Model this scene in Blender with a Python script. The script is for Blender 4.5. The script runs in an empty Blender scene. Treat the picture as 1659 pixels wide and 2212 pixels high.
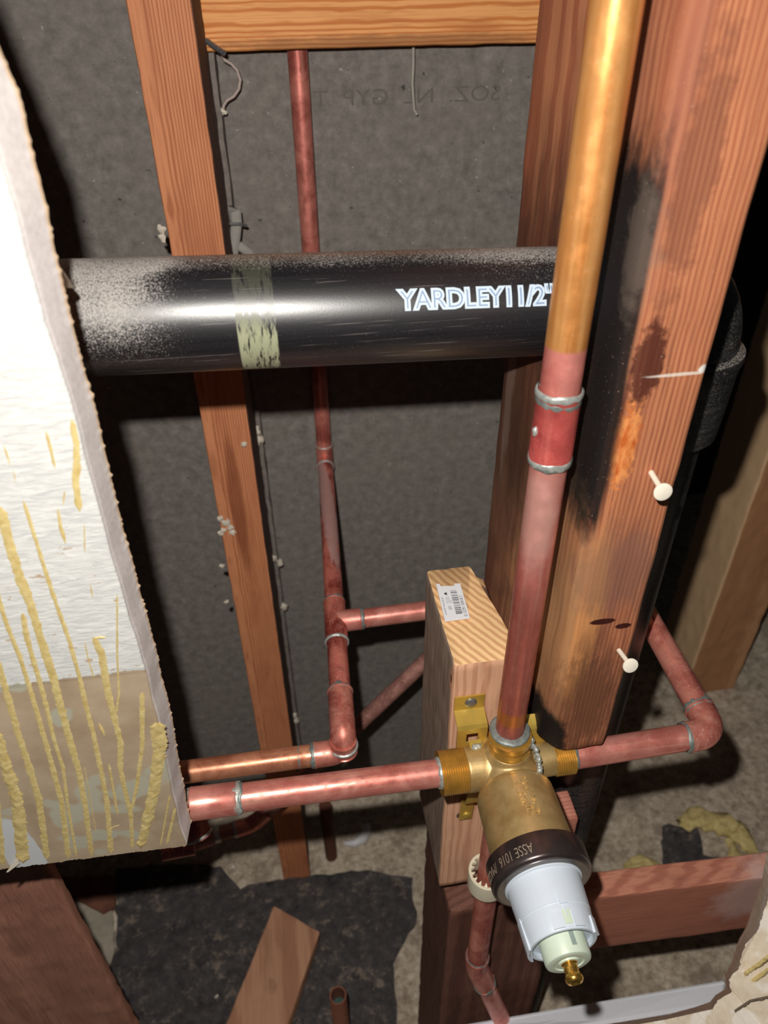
import bpy, bmesh, math, random
from mathutils import Vector, Matrix, noise as mn
random.seed(7)
S = bpy.context.scene
COL = S.collection
MM = 0.001
FLOOR = -1060.0

# ---------------------------------------------------------------- camera
# world: X right along the wall, Y into the wall, Z up.  Lengths below are in mm from the lens.
RX = Vector((0.98823622, -0.09946592, 0.11617103))     # world X seen by the lens (right, down, forward)
RY = Vector((-0.15264039, -0.59434622, 0.78959071))
RZ = Vector((-0.00949155, -0.79803453, -0.60253697))
FPX, W0, H0 = 1618.776, 1659.0, 2212.0
def V(x, y, z): return Vector((x * MM, y * MM, (z - FLOOR) * MM))
cam_d = bpy.data.cameras.new('camera'); cam = bpy.data.objects.new('camera', cam_d); COL.objects.link(cam)
right = Vector((RX[0], RY[0], RZ[0])); up = -Vector((RX[1], RY[1], RZ[1])); back = -Vector((RX[2], RY[2], RZ[2]))
m = Matrix((right, up, back)).transposed().to_4x4(); m.translation = V(0, 0, 0)
cam.matrix_world = m
cam_d.sensor_fit = 'VERTICAL'; cam_d.sensor_height = 36.0; cam_d.lens = 36.0 * FPX / H0
cam_d.clip_start = 0.02; cam_d.clip_end = 20
cam_d.dof.use_dof = True; cam_d.dof.focus_distance = 0.40; cam_d.dof.aperture_fstop = cam_d.lens / 2.3
S.camera = cam
def px(x, y, Y):
    """the point at depth Y (mm) behind photograph pixel x, y"""
    c = Vector((x - W0 / 2, y - H0 / 2, FPX)); r = Vector((c.dot(RX), c.dot(RY), c.dot(RZ)))
    return r * (Y / r[1])
def pz(x, y, Z):
    c = Vector((x - W0 / 2, y - H0 / 2, FPX)); r = Vector((c.dot(RX), c.dot(RY), c.dot(RZ)))
    return r * (Z / r[2])

# ---------------------------------------------------------------- light: the phone's flash, just above and beside the lens
w = bpy.data.worlds.new('world'); S.world = w; w.use_nodes = True
w.node_tree.nodes['Background'].inputs[0].default_value = (0.5, 0.55, 0.6, 1)
w.node_tree.nodes['Background'].inputs[1].default_value = 0.012
ld = bpy.data.lights.new('phone_flash', 'POINT'); lamp = bpy.data.objects.new('phone_flash', ld); COL.objects.link(lamp)
ld.energy = 8.5; ld.shadow_soft_size = 0.0035; ld.color = (1.0, 0.955, 0.89)
lamp.location = m @ Vector((-0.020, 0.034, 0.004))
ld.use_nodes = True; _t = ld.node_tree; _e = _t.nodes['Emission']
_f = _t.nodes.new('ShaderNodeLightFalloff'); _f.inputs['Strength'].default_value = 1.6; _t.links.new(_f.outputs['Linear'], _e.inputs['Strength'])
S.view_settings.view_transform = 'Standard'; S.view_settings.look = 'None'
S.view_settings.gamma = 1; S.view_settings.use_curve_mapping = False
S.view_settings.exposure = 0.5

# ---------------------------------------------------------------- materials
def srgb(*c):
    return tuple((v / 255 / 12.92 if v / 255 <= 0.04045 else ((v / 255 + 0.055) / 1.055) ** 2.4) for v in c) + (1,)
class Mat:
    def __init__(s, name, rough=0.7, metal=0.0, spec=0.5):
        s.m = bpy.data.materials.new(name); s.m.use_nodes = True; s.t = s.m.node_tree
        s.b = s.t.nodes['Principled BSDF']
        s.b.inputs['Roughness'].default_value = rough; s.b.inputs['Metallic'].default_value = metal
        s.b.inputs['Specular IOR Level'].default_value = spec
        tc = s.t.nodes.new('ShaderNodeTexCoord'); mp = s.t.nodes.new('ShaderNodeMapping')
        s.t.links.new(tc.outputs['Object'], mp.inputs[0]); mp.inputs['Scale'].default_value = (1000,) * 3
        mp.inputs['Location'].default_value = (0, 0, FLOOR); s.p = mp.outputs[0]
    def L(s, a, b): s.t.links.new(a, b)
    def put(s, sock, v):
        if hasattr(v, 'is_linked'): s.L(v, sock)
        else: sock.default_value = v
    def st(s, scale, loc=(0, 0, 0), src=None):
        mp = s.t.nodes.new('ShaderNodeMapping'); s.L(src or s.p, mp.inputs[0])
        mp.inputs['Scale'].default_value = scale; mp.inputs['Location'].default_value = loc; return mp.outputs[0]
    def noise(s, scale, detail=4, rough=0.55, dist=0.0, loc=(0, 0, 0), src=None):
        if not isinstance(scale, tuple): scale = (scale,) * 3
        n = s.t.nodes.new('ShaderNodeTexNoise'); s.L(s.st(scale, loc, src), n.inputs['Vector'])
        n.inputs['Scale'].default_value = 1; n.inputs['Detail'].default_value = detail
        n.inputs['Roughness'].default_value = rough; n.inputs['Distortion'].default_value = dist; return n.outputs['Fac']
    def vor(s, scale, loc=(0, 0, 0), feat='F1'):
        if not isinstance(scale, tuple): scale = (scale,) * 3
        n = s.t.nodes.new('ShaderNodeTexVoronoi'); s.L(s.st(scale, loc), n.inputs['Vector']); n.inputs['Scale'].default_value = 1
        n.feature = feat; return n.outputs['Distance']
    def rings(s, scale, dist=2.0, dscale=1.0, axis='Z', loc=(0, 0, 0), freq=1.0):
        n = s.t.nodes.new('ShaderNodeTexWave'); s.L(s.st(scale, loc), n.inputs['Vector'])
        n.wave_type = 'RINGS'; n.rings_direction = axis; n.inputs['Scale'].default_value = freq
        n.inputs['Distortion'].default_value = dist; n.inputs['Detail'].default_value = 3
        n.inputs['Detail Scale'].default_value = dscale; return n.outputs['Fac']
    def mth(s, op, a, b=0.0, clamp=False):
        n = s.t.nodes.new('ShaderNodeMath'); n.operation = op; n.use_clamp = clamp
        s.put(n.inputs[0], a); s.put(n.inputs[1], b); return n.outputs[0]
    def rng(s, v, a, b, c=0.0, d=1.0):
        n = s.t.nodes.new('ShaderNodeMapRange'); n.interpolation_type = 'SMOOTHSTEP'; s.put(n.inputs[0], v)
        for i, q in enumerate((a, b, c, d)): n.inputs[i + 1].default_value = q
        return n.outputs[0]
    def ramp(s, f, stops):
        n = s.t.nodes.new('ShaderNodeValToRGB'); s.L(f, n.inputs[0]); e = n.color_ramp.elements
        while len(e) < len(stops): e.new(0.5)
        for q, (p, c) in zip(e, stops): q.position = p; q.color = c
        return n.outputs[0]
    def mix(s, f, a, b, mode='MIX'):
        n = s.t.nodes.new('ShaderNodeMix'); n.data_type = 'RGBA'; n.blend_type = mode
        s.put(n.inputs[0], f); s.put(n.inputs[6], a); s.put(n.inputs[7], b); return n.outputs[2]
    def sep(s, v=None):
        n = s.t.nodes.new('ShaderNodeSeparateXYZ'); s.L(v or s.p, n.inputs[0]); return n.outputs
    def up(s):
        g = s.t.nodes.new('ShaderNodeNewGeometry'); return s.sep(g.outputs['Normal'])[2]
    def nx(s):
        g = s.t.nodes.new('ShaderNodeNewGeometry'); return s.sep(g.outputs['Normal'])[0]
    def blob(s, c, r, amp=0.6, nscale=0.08, soft=0.25, nst=None):
        v = s.st(tuple(1 / q for q in r), tuple(-c[i] / r[i] for i in range(3)))
        n = s.t.nodes.new('ShaderNodeVectorMath'); n.operation = 'LENGTH'; s.L(v, n.inputs[0])
        d = s.mth('ADD', n.outputs['Value'], s.mth('MULTIPLY', s.mth('SUBTRACT', s.noise(nst or nscale, 5, 0.65, loc=(c[0], c[2], 3)), 0.5), amp * 2))
        return s.rng(d, 1 - soft, 1 + soft, 1, 0)
    def color(s, c): s.put(s.b.inputs['Base Color'], c); return s
    def rough(s, r): s.put(s.b.inputs['Roughness'], r); return s
    def bump(s, h, strength=0.4, dist=0.5):
        n = s.t.nodes.new('ShaderNodeBump'); s.L(h, n.inputs['Height']); n.inputs['Strength'].default_value = strength
        n.inputs['Distance'].default_value = dist * MM; s.L(n.outputs[0], s.b.inputs['Normal']); return s

def plain(name, c, rough=0.6, metal=0.0, var=0.12, ns=0.2, bump=0.0):
    k = Mat(name, rough, metal); a = srgb(*c); d = tuple(v * (1 - var * 2) for v in a[:3]) + (1,)
    n = k.noise(ns, 4); k.color(k.mix(n, d, tuple(min(1, v * (1 + var)) for v in a[:3]) + (1,)))
    if bump: k.bump(n, bump, 0.4)
    return k.m

def wood(name, light, mid, dark, axis='Z', freq=0.14, loc=(0, 0, 0), stretch=0.035, extra=None, rough=0.75, dust=0.25, dist=3.0, bstr=0.35, grainamt=0.55):
    k = Mat(name, rough, 0, 0.3); i = 'XYZ'.index(axis)
    sc = [1.0, 1.0, 1.0]; sc[i] = stretch
    r = k.rings(tuple(q * freq for q in sc), dist, 1.2, axis, tuple(loc))
    f1 = [0.9] * 3; f1[i] = 0.02; fine = k.noise(tuple(f1), 4, 0.65)
    f2 = [0.05] * 3; f2[i] = 0.008; broad = k.noise(tuple(f2), 3, 0.5, 0.6)
    c = k.mix(k.rng(r, 0.35, 0.95), srgb(*light), srgb(*mid))
    c = k.mix(k.mth('MULTIPLY', k.rng(fine, 0.45, 0.75), grainamt), c, srgb(*dark))
    c = k.mix(k.mth('MULTIPLY', k.rng(broad, 0.5, 0.72), 0.65), c, k.mix(0.5, srgb(*mid), srgb(*dark)))
    h = fine
    if extra: c = extra(k, c)
    if dust:
        d = k.rng(k.noise(0.9, 3, 0.7, loc=(3, 9, 1)), 0.66, 0.72)
        c = k.mix(k.mth('MULTIPLY', d, dust), c, srgb(225, 205, 185))
    k.color(c).bump(h, bstr, 0.5); return k.m

def copper(name, base=(224, 132, 116), dark=(128, 58, 46), bright=(240, 165, 140), dust=0.2, axis='X', rough=0.36, metal=0.5, extra=None, seed=0):
    k = Mat(name, rough, metal, 0.5); i = 'XYZ'.index(axis)
    a = [0.35] * 3; a[i] = 0.012; st = k.noise(tuple(a), 4, 0.6, loc=(seed, 1, 2))
    b = k.noise(0.035, 4, 0.6, 0.5, loc=(seed, seed, 2))
    c = k.mix(k.rng(b, 0.36, 0.62), srgb(*dark), srgb(*base))
    c = k.mix(k.mth('MULTIPLY', k.rng(st, 0.5, 0.75), 0.5), c, srgb(*bright))
    if extra: c = extra(k, c)
    sp = k.rng(k.noise(0.8, 2, 0.8, loc=(seed, 5, 1)), 0.60, 0.68)
    dm = k.mth('MULTIPLY', sp, k.rng(k.up(), -0.3, 0.9, 0.25, 1.0)); dm = k.mth('MULTIPLY', dm, dust * 2, True)
    c = k.mix(dm, c, srgb(225, 185, 175)); k.color(c)
    k.rough(k.rng(k.mth('ADD', k.noise(0.12, 4), k.mth('MULTIPLY', dm, 0.4)), 0.3, 0.9, rough - 0.06, rough + 0.3))
    k.put(k.b.inputs['Metallic'], k.rng(dm, 0, 1, metal, 0.1))
    k.bump(st, 0.12, 0.3); return k.m

# ---------------------------------------------------------------- mesh helpers (mm in, metres out)
def raw(name, verts, faces, mat, parent=None, smooth=True, sharp=35):
    me = bpy.data.meshes.new(name); me.from_pydata([V(*v) for v in verts], [], faces)
    bm = bmesh.new(); bm.from_mesh(me); bmesh.ops.recalc_face_normals(bm, faces=bm.faces); bm.to_mesh(me); bm.free()
    if smooth:
        me.shade_smooth()
        try: me.set_sharp_from_angle(angle=math.radians(sharp))
        except Exception: pass
    o = bpy.data.objects.new(name, me); COL.objects.link(o); me.materials.append(mat)
    if parent: attach(o, parent)
    return o
def attach(o, parent):
    o.parent = parent   # meshes sit at the world origin; only the root empties have a place of their own
    if parent.type == 'EMPTY': o.matrix_parent_inverse = Matrix.Translation(-parent.location)
def tag(o, label, cat, group=None):
    o['label'] = label; o['category'] = cat
    if group: o['group'] = group
    return o
def thing(name, loc, label, cat, group=None):
    o = bpy.data.objects.new(name, None); COL.objects.link(o); o.location = V(*loc); o.empty_display_size = 0.01
    return tag(o, label, cat, group)
def structure(o): o['kind'] = 'structure'; return o

def frames(pts):
    P = [Vector(p) for p in pts]; T = []
    for i in range(len(P)):
        a = P[max(i - 1, 0)]; b = P[min(i + 1, len(P) - 1)]; T.append((b - a).normalized())
    n = T[0].orthogonal().normalized(); out = []
    for i, t in enumerate(T):
        n = (n - t * n.dot(t)).normalized(); out.append((P[i], t, n, t.cross(n)))
    return out
def sweep_vf(pts, rads, seg=32, caps=True, wob=0.0, ell=None, base=0):
    if not hasattr(rads, '__len__'): rads = [rads] * len(pts)
    vs, fs = [], []
    for k, ((p, t, n, b), r) in enumerate(zip(frames(pts), rads)):
        for j in range(seg):
            a = 2 * math.pi * j / seg; q = r
            if wob: q = r + wob * mn.noise(Vector((p * 0.35)) + Vector((math.cos(a) * 1.7, math.sin(a) * 1.7, 0)))
            vs.append(tuple(p + (n * math.cos(a) + b * math.sin(a)) * q))
    N = len(pts)
    for i in range(N - 1):
        for j in range(seg):
            fs.append(tuple(base + q for q in (i * seg + j, i * seg + (j + 1) % seg, (i + 1) * seg + (j + 1) % seg, (i + 1) * seg + j)))
    if caps: fs.append(tuple(base + j for j in range(seg))); fs.append(tuple(base + (N - 1) * seg + j for j in range(seg))[::-1])
    return vs, fs
def sweep(name, pts, rads, mat, parent=None, seg=32, caps=True, wob=0.0):
    v, f = sweep_vf(pts, rads, seg, caps, wob); return raw(name, v, f, mat, parent)
def along(a, d, ts): a = Vector(a); d = Vector(d).normalized(); return [a + d * t for t in ts]
def lathe(name, a, d, prof, mat, parent=None, seg=48, caps=True, sharp=35):
    # prof: (distance along d, radius); nearly equal distances stay apart by a hair so frames are defined
    a = Vector(a); d = Vector(d).normalized(); n = d.orthogonal().normalized()
    if abs(d.z) < 0.9: n = (Vector((0, 0, 1)) - d * d.z).normalized()
    b = d.cross(n); vs, fs = [], []
    for t, r in prof:
        for j in range(seg):
            q = 2 * math.pi * j / seg; vs.append(tuple(a + d * t + (n * math.cos(q) + b * math.sin(q)) * r))
    for i in range(len(prof) - 1):
        for j in range(seg):
            fs.append((i * seg + j, i * seg + (j + 1) % seg, (i + 1) * seg + (j + 1) % seg, (i + 1) * seg + j))
    if caps: fs.append(tuple(range(seg))); fs.append(tuple((len(prof) - 1) * seg + j for j in range(seg))[::-1])
    return raw(name, vs, fs, mat, parent, sharp=sharp)
def bezier(a, c, b, n): return [Vector(a) * (1 - t) ** 2 + Vector(c) * 2 * t * (1 - t) + Vector(b) * t * t for t in [i / n for i in range(n + 1)]]
def elbow(name, C, da, db, r, bend, la, lb, mat, parent, wob=0.0):
    C = Vector(C); da = Vector(da).normalized(); db = Vector(db).normalized()
    A = C + da * la; B = C + db * lb
    pts = [A, A - da * 1.0, A - da * 1.3] + bezier(C + da * bend, C, C + db * bend, 12) + [B - db * 1.3, B - db * 1.0, B]
    rr = [r + 0.5, r + 0.5, r] + [r] * 13 + [r, r + 0.5, r + 0.5]
    return sweep(name, pts, rr, mat, parent, 32, True, wob)
def bead(name, c, d, R, mat, parent, w=1.6, h=0.8, irr=0.5, seed=0, drip=None):
    c = Vector(c); d = Vector(d).normalized(); n = d.orthogonal().normalized(); b = d.cross(n); vs, fs = [], []
    M, K = 56, 9
    for i in range(M):
        a = 2 * math.pi * i / M; e = n * math.cos(a) + b * math.sin(a)
        nz = mn.noise(Vector((math.cos(a) * 1.6 + seed * 3.1, math.sin(a) * 1.6, seed)))
        n2 = mn.noise(Vector((math.cos(a) * 4 + seed, math.sin(a) * 4, seed * 2)))
        wl = w * (1 + irr * nz * 1.5); wr = w * (1 + irr * n2 * 1.5); hh = h * (1 + irr * 0.6 * n2)
        if drip and e.dot(Vector(drip)) > 0.75: wr += w * 1.6 * (e.dot(Vector(drip)) - 0.75) * 4; hh *= 1.2
        for j in range(K):
            u = -1 + 2 * j / (K - 1); x = u * (wl if u < 0 else wr)
            vs.append(tuple(c + d * x + e * (R - 0.25 + hh * math.sqrt(max(0, 1 - u * u)))))
    for i in range(M):
        for j in range(K - 1):
            fs.append((i * K + j, i * K + j + 1, ((i + 1) % M) * K + j + 1, ((i + 1) % M) * K + j))
    return raw(name, vs, fs, mat, parent, sharp=80)

def timber(name, x0, x1, y0, y1, z0, z1, mat, parent=None, axis='Z', r=2.0, jit=0.25, step=9, deform=None, seed=0):
    rng = {'X': (x0, x1, y0, y1, z0, z1), 'Y': (y0, y1, x0, x1, z0, z1), 'Z': (z0, z1, x0, x1, y0, y1)}[axis]
    l0, l1, a0, a1, b0, b1 = rng; per = []
    def line(p, q, n): return [(p[0] + (q[0] - p[0]) * i / n, p[1] + (q[1] - p[1]) * i / n) for i in range(n)]
    na = max(3, int((a1 - a0) / 5)); nb = max(3, int((b1 - b0) / 5)); na = min(na, 22); nb = min(nb, 22)
    for (cx, cy, s0) in ((a1 - r, b0 + r, -90), (a1 - r, b1 - r, 0), (a0 + r, b1 - r, 90), (a0 + r, b0 + r, 180)):
        arc = [(cx + r * math.cos(math.radians(s0 + 22.5 * k)), cy + r * math.sin(math.radians(s0 + 22.5 * k))) for k in range(5)]
        if per: per += line(per[-1], arc[0], nb if s0 in (0, 180) else na)[1:]
        per += arc
    per += line(per[-1], per[0], na)[1:]
    L = abs(l1 - l0); n = max(4, min(160, int(L / step))); ts = [0.0, 0.6 / L] + [i / n for i in range(1, n)] + [1 - 0.6 / L, 1.0]
    vs, fs = [], []; ca, cb = (a0 + a1) / 2, (b0 + b1) / 2
    def emit(a, b, l):
        p = {'X': (l, a, b), 'Y': (a, l, b), 'Z': (a, b, l)}[axis]; p = Vector(p)
        if jit: p += Vector((mn.noise(p * 0.06 + Vector((seed, 0, 0))), mn.noise(p * 0.06 + Vector((0, seed, 9))), mn.noise(p * 0.06 + Vector((5, 0, seed))))) * jit * 2
        if deform: p = Vector(deform(p))
        vs.append(tuple(p))
    for i, t in enumerate(ts):
        s = 1 - (0.6 / max(a1 - a0, b1 - b0) * 2 if i in (0, len(ts) - 1) else 0)
        for a, b in per: emit(ca + (a - ca) * s, cb + (b - cb) * s, l0 + (l1 - l0) * t)
    M = len(per)
    for i in range(len(ts) - 1):
        for j in range(M): fs.append((i * M + j, i * M + (j + 1) % M, (i + 1) * M + (j + 1) % M, (i + 1) * M + j))
    fs.append(tuple(range(M))); fs.append(tuple((len(ts) - 1) * M + j for j in range(M))[::-1])
    return raw(name, vs, fs, mat, parent, sharp=50)
def box(name, x0, x1, y0, y1, z0, z1, mat, parent=None, r=0.4):
    return timber(name, x0, x1, y0, y1, z0, z1, mat, parent, 'Z', r, 0, 1e9)
def slab(name, front, backp, mat, parent=None):
    """closed sheet between two matching outlines"""
    n = len(front); vs = [tuple(p) for p in front] + [tuple(p) for p in backp]
    fs = [tuple(range(n)), tuple(range(n, 2 * n))[::-1]] + [(i, (i + 1) % n, n + (i + 1) % n, n + i) for i in range(n)]
    return raw(name, vs, fs, mat, parent, smooth=False)
def densify(P, step, jit, seed=0, ax=(1, 0, 1)):
    out = []
    for i in range(len(P) - 1):
        a, b = Vector(P[i]), Vector(P[i + 1]); n = max(1, int((b - a).length / step))
        for k in range(n):
            p = a + (b - a) * (k / n); q = p * 0.9 + Vector((seed, 0, seed))
            j = mn.noise(q) + 0.6 * mn.noise(q * 2.7) + 0.8 * mn.noise(q * 0.15)
            j2 = mn.noise(q + Vector((17, 3, 5)))
            out.append(Vector((p.x + ax[0] * j * jit, p.y, p.z + ax[2] * j2 * jit)))
    out.append(Vector(P[-1])); return out
def lump(name, c, r, mat, parent=None, amp=0.4, fr=1.2, seed=0, sub=3, mm=None):
    bm = bmesh.new(); bmesh.ops.create_icosphere(bm, subdivisions=sub, radius=1); vs = []
    for v in bm.verts:
        p = v.co.copy(); k = 1 + amp * (mn.noise(p * fr + Vector((seed, 0, 0))) + 0.5 * mn.noise(p * fr * 3 + Vector((0, seed, 0))))
        q = Vector((p.x * r[0], p.y * r[1], p.z * r[2])) * k
        if mm: q = mm @ q
        vs.append(tuple(Vector(c) + q))
    fs = [tuple(v.index for v in f.verts) for f in bm.faces]; bm.free()
    return raw(name, vs, fs, mat, parent, sharp=70)
def text(name, body, size, fn, mat, parent, extrude=0.15, bold=0.0, sub=2.5, width=1.0, align='LEFT', res=3):
    """fn maps flat text coordinates (x, y, height) in mm to a point in mm"""
    cu = bpy.data.curves.new('tmp', 'FONT'); cu.body = body; cu.size = size; cu.extrude = extrude; cu.offset = bold
    cu.align_x = align; cu.resolution_u = res; cu.space_character = 1.0
    o = bpy.data.objects.new('tmp', cu); COL.objects.link(o)
    dg = bpy.context.evaluated_depsgraph_get(); me = bpy.data.meshes.new_from_object(o.evaluated_get(dg))
    bpy.data.objects.remove(o); bpy.data.curves.remove(cu)
    bm = bmesh.new(); bm.from_mesh(me); bmesh.ops.triangulate(bm, faces=bm.faces)
    for _ in range(6):
        es = [e for e in bm.edges if e.calc_length() > sub]
        if not es: break
        bmesh.ops.subdivide_edges(bm, edges=es, cuts=1, use_grid_fill=False); bmesh.ops.triangulate(bm, faces=[f for f in bm.faces if len(f.verts) > 3])
    for v in bm.verts: v.co = V(*fn(v.co.x * width, v.co.y, v.co.z))
    bm.to_mesh(me); bm.free(); me.materials.append(mat); me.name = name
    o = bpy.data.objects.new(name, me); COL.objects.link(o); attach(o, parent); return o
def screw(name, c, d, R, mat, parent, slot=True):
    lathe(name, c, d, [(-0.6, R * 0.55), (-0.2, R), (0.3, R), (0.9, R * 0.8), (1.15, R * 0.35)], mat, parent, 24)

# ---------------------------------------------------------------- shared materials
def front_char(k, c):
    dk = srgb(26, 20, 20); soot = srgb(66, 50, 46)
    # bare pale fibres, orange scorch, then the burnt patch behind the coupling and the burnt bottom corner
    k1 = k.blob((134, 243, -268), (9, 40, 60), 0.5, soft=0.3, nst=(0.35, 0.05, 0.03)); c = k.mix(k.mth('MULTIPLY', k1, 0.6), c, srgb(226, 160, 96))
    k1 = k.blob((128, 275, -285), (30, 26, 75), 0.7, soft=0.4, nst=(0.3, 0.25, 0.02)); c = k.mix(k.mth('MULTIPLY', k1, 0.55), c, srgb(186, 140, 96))
    k2 = k.blob((147, 243, -320), (14, 12, 45), 0.9, soft=0.4, nst=(0.2, 0.1, 0.03)); c = k.mix(k.mth('MULTIPLY', k2, 0.6), c, srgb(96, 58, 46))
    k2 = k.blob((144, 243, -235), (22, 12, 26), 0.9, soft=0.4, nst=(0.1, 0.1, 0.05)); c = k.mix(k.mth('MULTIPLY', k2, 0.5), c, srgb(120, 92, 84))
    k3 = k.blob((135.5, 243, -165), (5.2, 14, 21), 1.1, soft=0.3, nst=(0.5, 0.2, 0.3)); c = k.mix(k3, c, k.ramp(k.noise((0.3, 0.3, 0.12), 4), [(0.35, srgb(190, 92, 34)), (0.6, srgb(232, 150, 88))]))
    k4 = k.blob((138, 243, -128), (6, 14, 17), 0.6, soft=0.2, nscale=0.25); c = k.mix(k.mth('MULTIPLY', k4, 0.85), c, srgb(70, 26, 20))
    k4 = k.blob((140, 243, -60), (7, 14, 40), 0.9, soft=0.3, nscale=0.12); c = k.mix(k.mth('MULTIPLY', k4, 0.5), c, srgb(105, 62, 50))
    k5 = k.blob((131, 290, -30), (5, 40, 70), 0.5, soft=0.5, nst=(0.2, 0.08, 0.02)); c = k.mix(k.mth('MULTIPLY', k5, 0.6), c, srgb(110, 72, 66))
    left = k.rng(k.nx(), -0.25, -0.75); a = k.blob((127, 250, -132), (16, 82, 80), 0.28, soft=0.16, nst=(0.12, 0.12, 0.05)); a = k.mth('MULTIPLY', a, left); c = k.mix(a, c, dk)
    g = k.mth('MULTIPLY', k.blob((129, 249, -84), (7, 7, 24), 0.8, soft=0.4, nscale=0.15), 0.35); c = k.mix(g, c, srgb(128, 112, 100))
    b = k.blob((129, 258, -372), (11, 34, 34), 0.35, soft=0.2, nscale=0.1); c = k.mix(b, c, dk)
    sp = k.rng(k.noise(1.3, 2, 0.6, loc=(2, 2, 2)), 0.70, 0.76); c = k.mix(k.mth('MULTIPLY', k.mth('ADD', a, b, True), k.mth('MULTIPLY', sp, 0.5)), c, srgb(120, 110, 100))
    wl = k.blob((152, 243, -133.2), (13, 4, 0.7), 0.25, 0.5, 0.3); c = k.mix(k.mth('MULTIPLY', wl, 0.75), c, srgb(236, 226, 214))
    wl = k.blob((161.5, 243, -131.6), (2.2, 5, 1.6), 0.6, 0.5, 0.3); c = k.mix(wl, c, srgb(246, 240, 232))
    dk2 = k.blob((140, 243, -335), (22, 10, 40), 1.3, soft=0.3, nst=(0.35, 0.3, 0.12)); c = k.mix(k.mth('MULTIPLY', dk2, 0.38), c, srgb(84, 54, 36))
    bl = k.mth('MULTIPLY', k.blob((128, 300, -280), (12, 90, 75), 0.5, soft=0.4, nscale=0.05), left); c = k.mix(k.mth('MULTIPLY', bl, 0.45), c, k.ramp(k.noise((0.3, 0.3, 0.015), 4), [(0.3, srgb(110, 78, 54)), (0.7, srgb(190, 154, 116))]))
    for (cc, rr) in (((144, 243, -266.5), (6.6, 6, 2.0)), ((155.5, 243, -271.5), (4.2, 6, 1.9))):
        q = k.blob(cc, rr, 0.15, 0.4, 0.15); c = k.mix(q, c, srgb(62, 20, 14))
    c = k.mix(b, c, dk)
    fr = k.mth('MULTIPLY', k.blob((108, 380, -250), (40, 60, 150), 0.5, soft=0.4, nscale=0.05), 0.6); c = k.mix(fr, c, soot)
    t = k.mth('MULTIPLY', k.blob((131, 335, -170), (40, 60, 95), 0.5, soft=0.4, nst=(0.05, 0.2, 0.03)), 0.72); c = k.mix(t, c, srgb(58, 36, 28))
    mk = k.mth('MULTIPLY', k.blob((131, 366, -205), (10, 7, 60), 0.6, soft=0.3, nst=(0.1, 0.2, 0.05)), 0.45); c = k.mix(mk, c, srgb(150, 130, 118))
    return c
M_front = wood('old_stud_charred', (198, 130, 92), (172, 102, 72), (118, 68, 52), 'Z', 0.16, (-60, -60, 0), 0.010, front_char, 0.7, 0.3)
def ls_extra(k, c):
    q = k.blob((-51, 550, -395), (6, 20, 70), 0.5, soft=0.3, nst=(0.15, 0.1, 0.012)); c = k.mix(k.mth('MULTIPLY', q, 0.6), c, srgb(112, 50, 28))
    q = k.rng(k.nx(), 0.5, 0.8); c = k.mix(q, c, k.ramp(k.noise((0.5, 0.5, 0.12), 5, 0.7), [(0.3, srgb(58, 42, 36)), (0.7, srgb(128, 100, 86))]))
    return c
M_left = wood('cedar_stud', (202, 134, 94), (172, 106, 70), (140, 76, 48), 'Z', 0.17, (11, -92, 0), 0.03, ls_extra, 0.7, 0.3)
def hd_extra(k, c):
    q = k.blob((105, 658, -58), (130, 10, 5), 0.7, soft=0.4, nst=(0.05, 0.1, 0.2)); return k.mix(k.mth('MULTIPLY', q, 0.55), c, srgb(110, 72, 44))
M_head = wood('fir_header', (238, 168, 104), (206, 124, 62), (176, 98, 50), 'X', 0.13, (0, -84, 5.2), 0.05, hd_extra, 0.65, 0.1, 2.0)
def blk_extra(k, c):
    y = k.sep()[1]; side = k.rng(y, 274.5, 276.5); end = k.rng(k.up(), 0.5, 0.8)
    g = k.mth('MULTIPLY', side, k.mth('SUBTRACT', 1.0, end)); gr = k.noise((0.5, 0.5, 0.03), 4, 0.6)
    c = k.mix(g, c, k.ramp(gr, [(0.3, srgb(128, 108, 94)), (0.7, srgb(190, 168, 150))]))
    ed = k.rings((0.07, 0.07, 0.01), 2.5, 1.0, 'Z', (-70, -60, 0)); c = k.mix(end, c, k.ramp(ed, [(0.2, srgb(240, 200, 148)), (0.9, srgb(206, 158, 112))]))
    q = k.blob((79, 277, -336), (5, 3, 9), 0.5, soft=0.2, nscale=0.3); c = k.mix(k.mth('MULTIPLY', q, 0.9), c, srgb(226, 160, 120))
    q = k.blob((79, 276.5, -335), (5, 1.6, 3.4), 0.4, soft=0.2, nscale=0.4); c = k.mix(q, c, srgb(80, 62, 28))
    q = k.blob((92, 272, -472), (4.5, 4, 5), 0.3, soft=0.2, nscale=0.3); c = k.mix(q, c, srgb(72, 58, 54))
    return c
M_block = wood('hemfir_block', (232, 182, 148), (212, 158, 126), (170, 124, 100), 'Z', 0.2, (-22, -40, 0), 0.02, blk_extra, 0.75, 0.12, 2.0)
M_pink = wood('pink_lumber', (206, 140, 120), (184, 116, 98), (146, 88, 74), 'X', 0.13, (0, -30, 60), 0.03, None, 0.75, 0.35)
def plate_extra(k, c):
    q = k.blob((331, 243, -600), (34, 20, 34), 0.7, soft=0.4, nscale=0.06); return k.mix(k.mth('MULTIPLY', q, 0.6), c, srgb(212, 186, 180))
M_plate = wood('redwood_brace', (196, 132, 108), (172, 108, 88), (128, 78, 62), 'X', 0.14, (0, -30, 120), 0.02, plate_extra, 0.75, 0.35)
M_dark = wood('dark_stud', (120, 80, 66), (104, 66, 54), (54, 30, 24), 'Z', 0.05, (-3, -20, 0), 0.05, None, 0.8, 0.4)
M_lpost = wood('brown_stud', (182, 130, 108), (166, 116, 96), (104, 66, 54), 'Z', 0.04, (8, -20, 0), 0.08, None, 0.8, 0.45)
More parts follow.
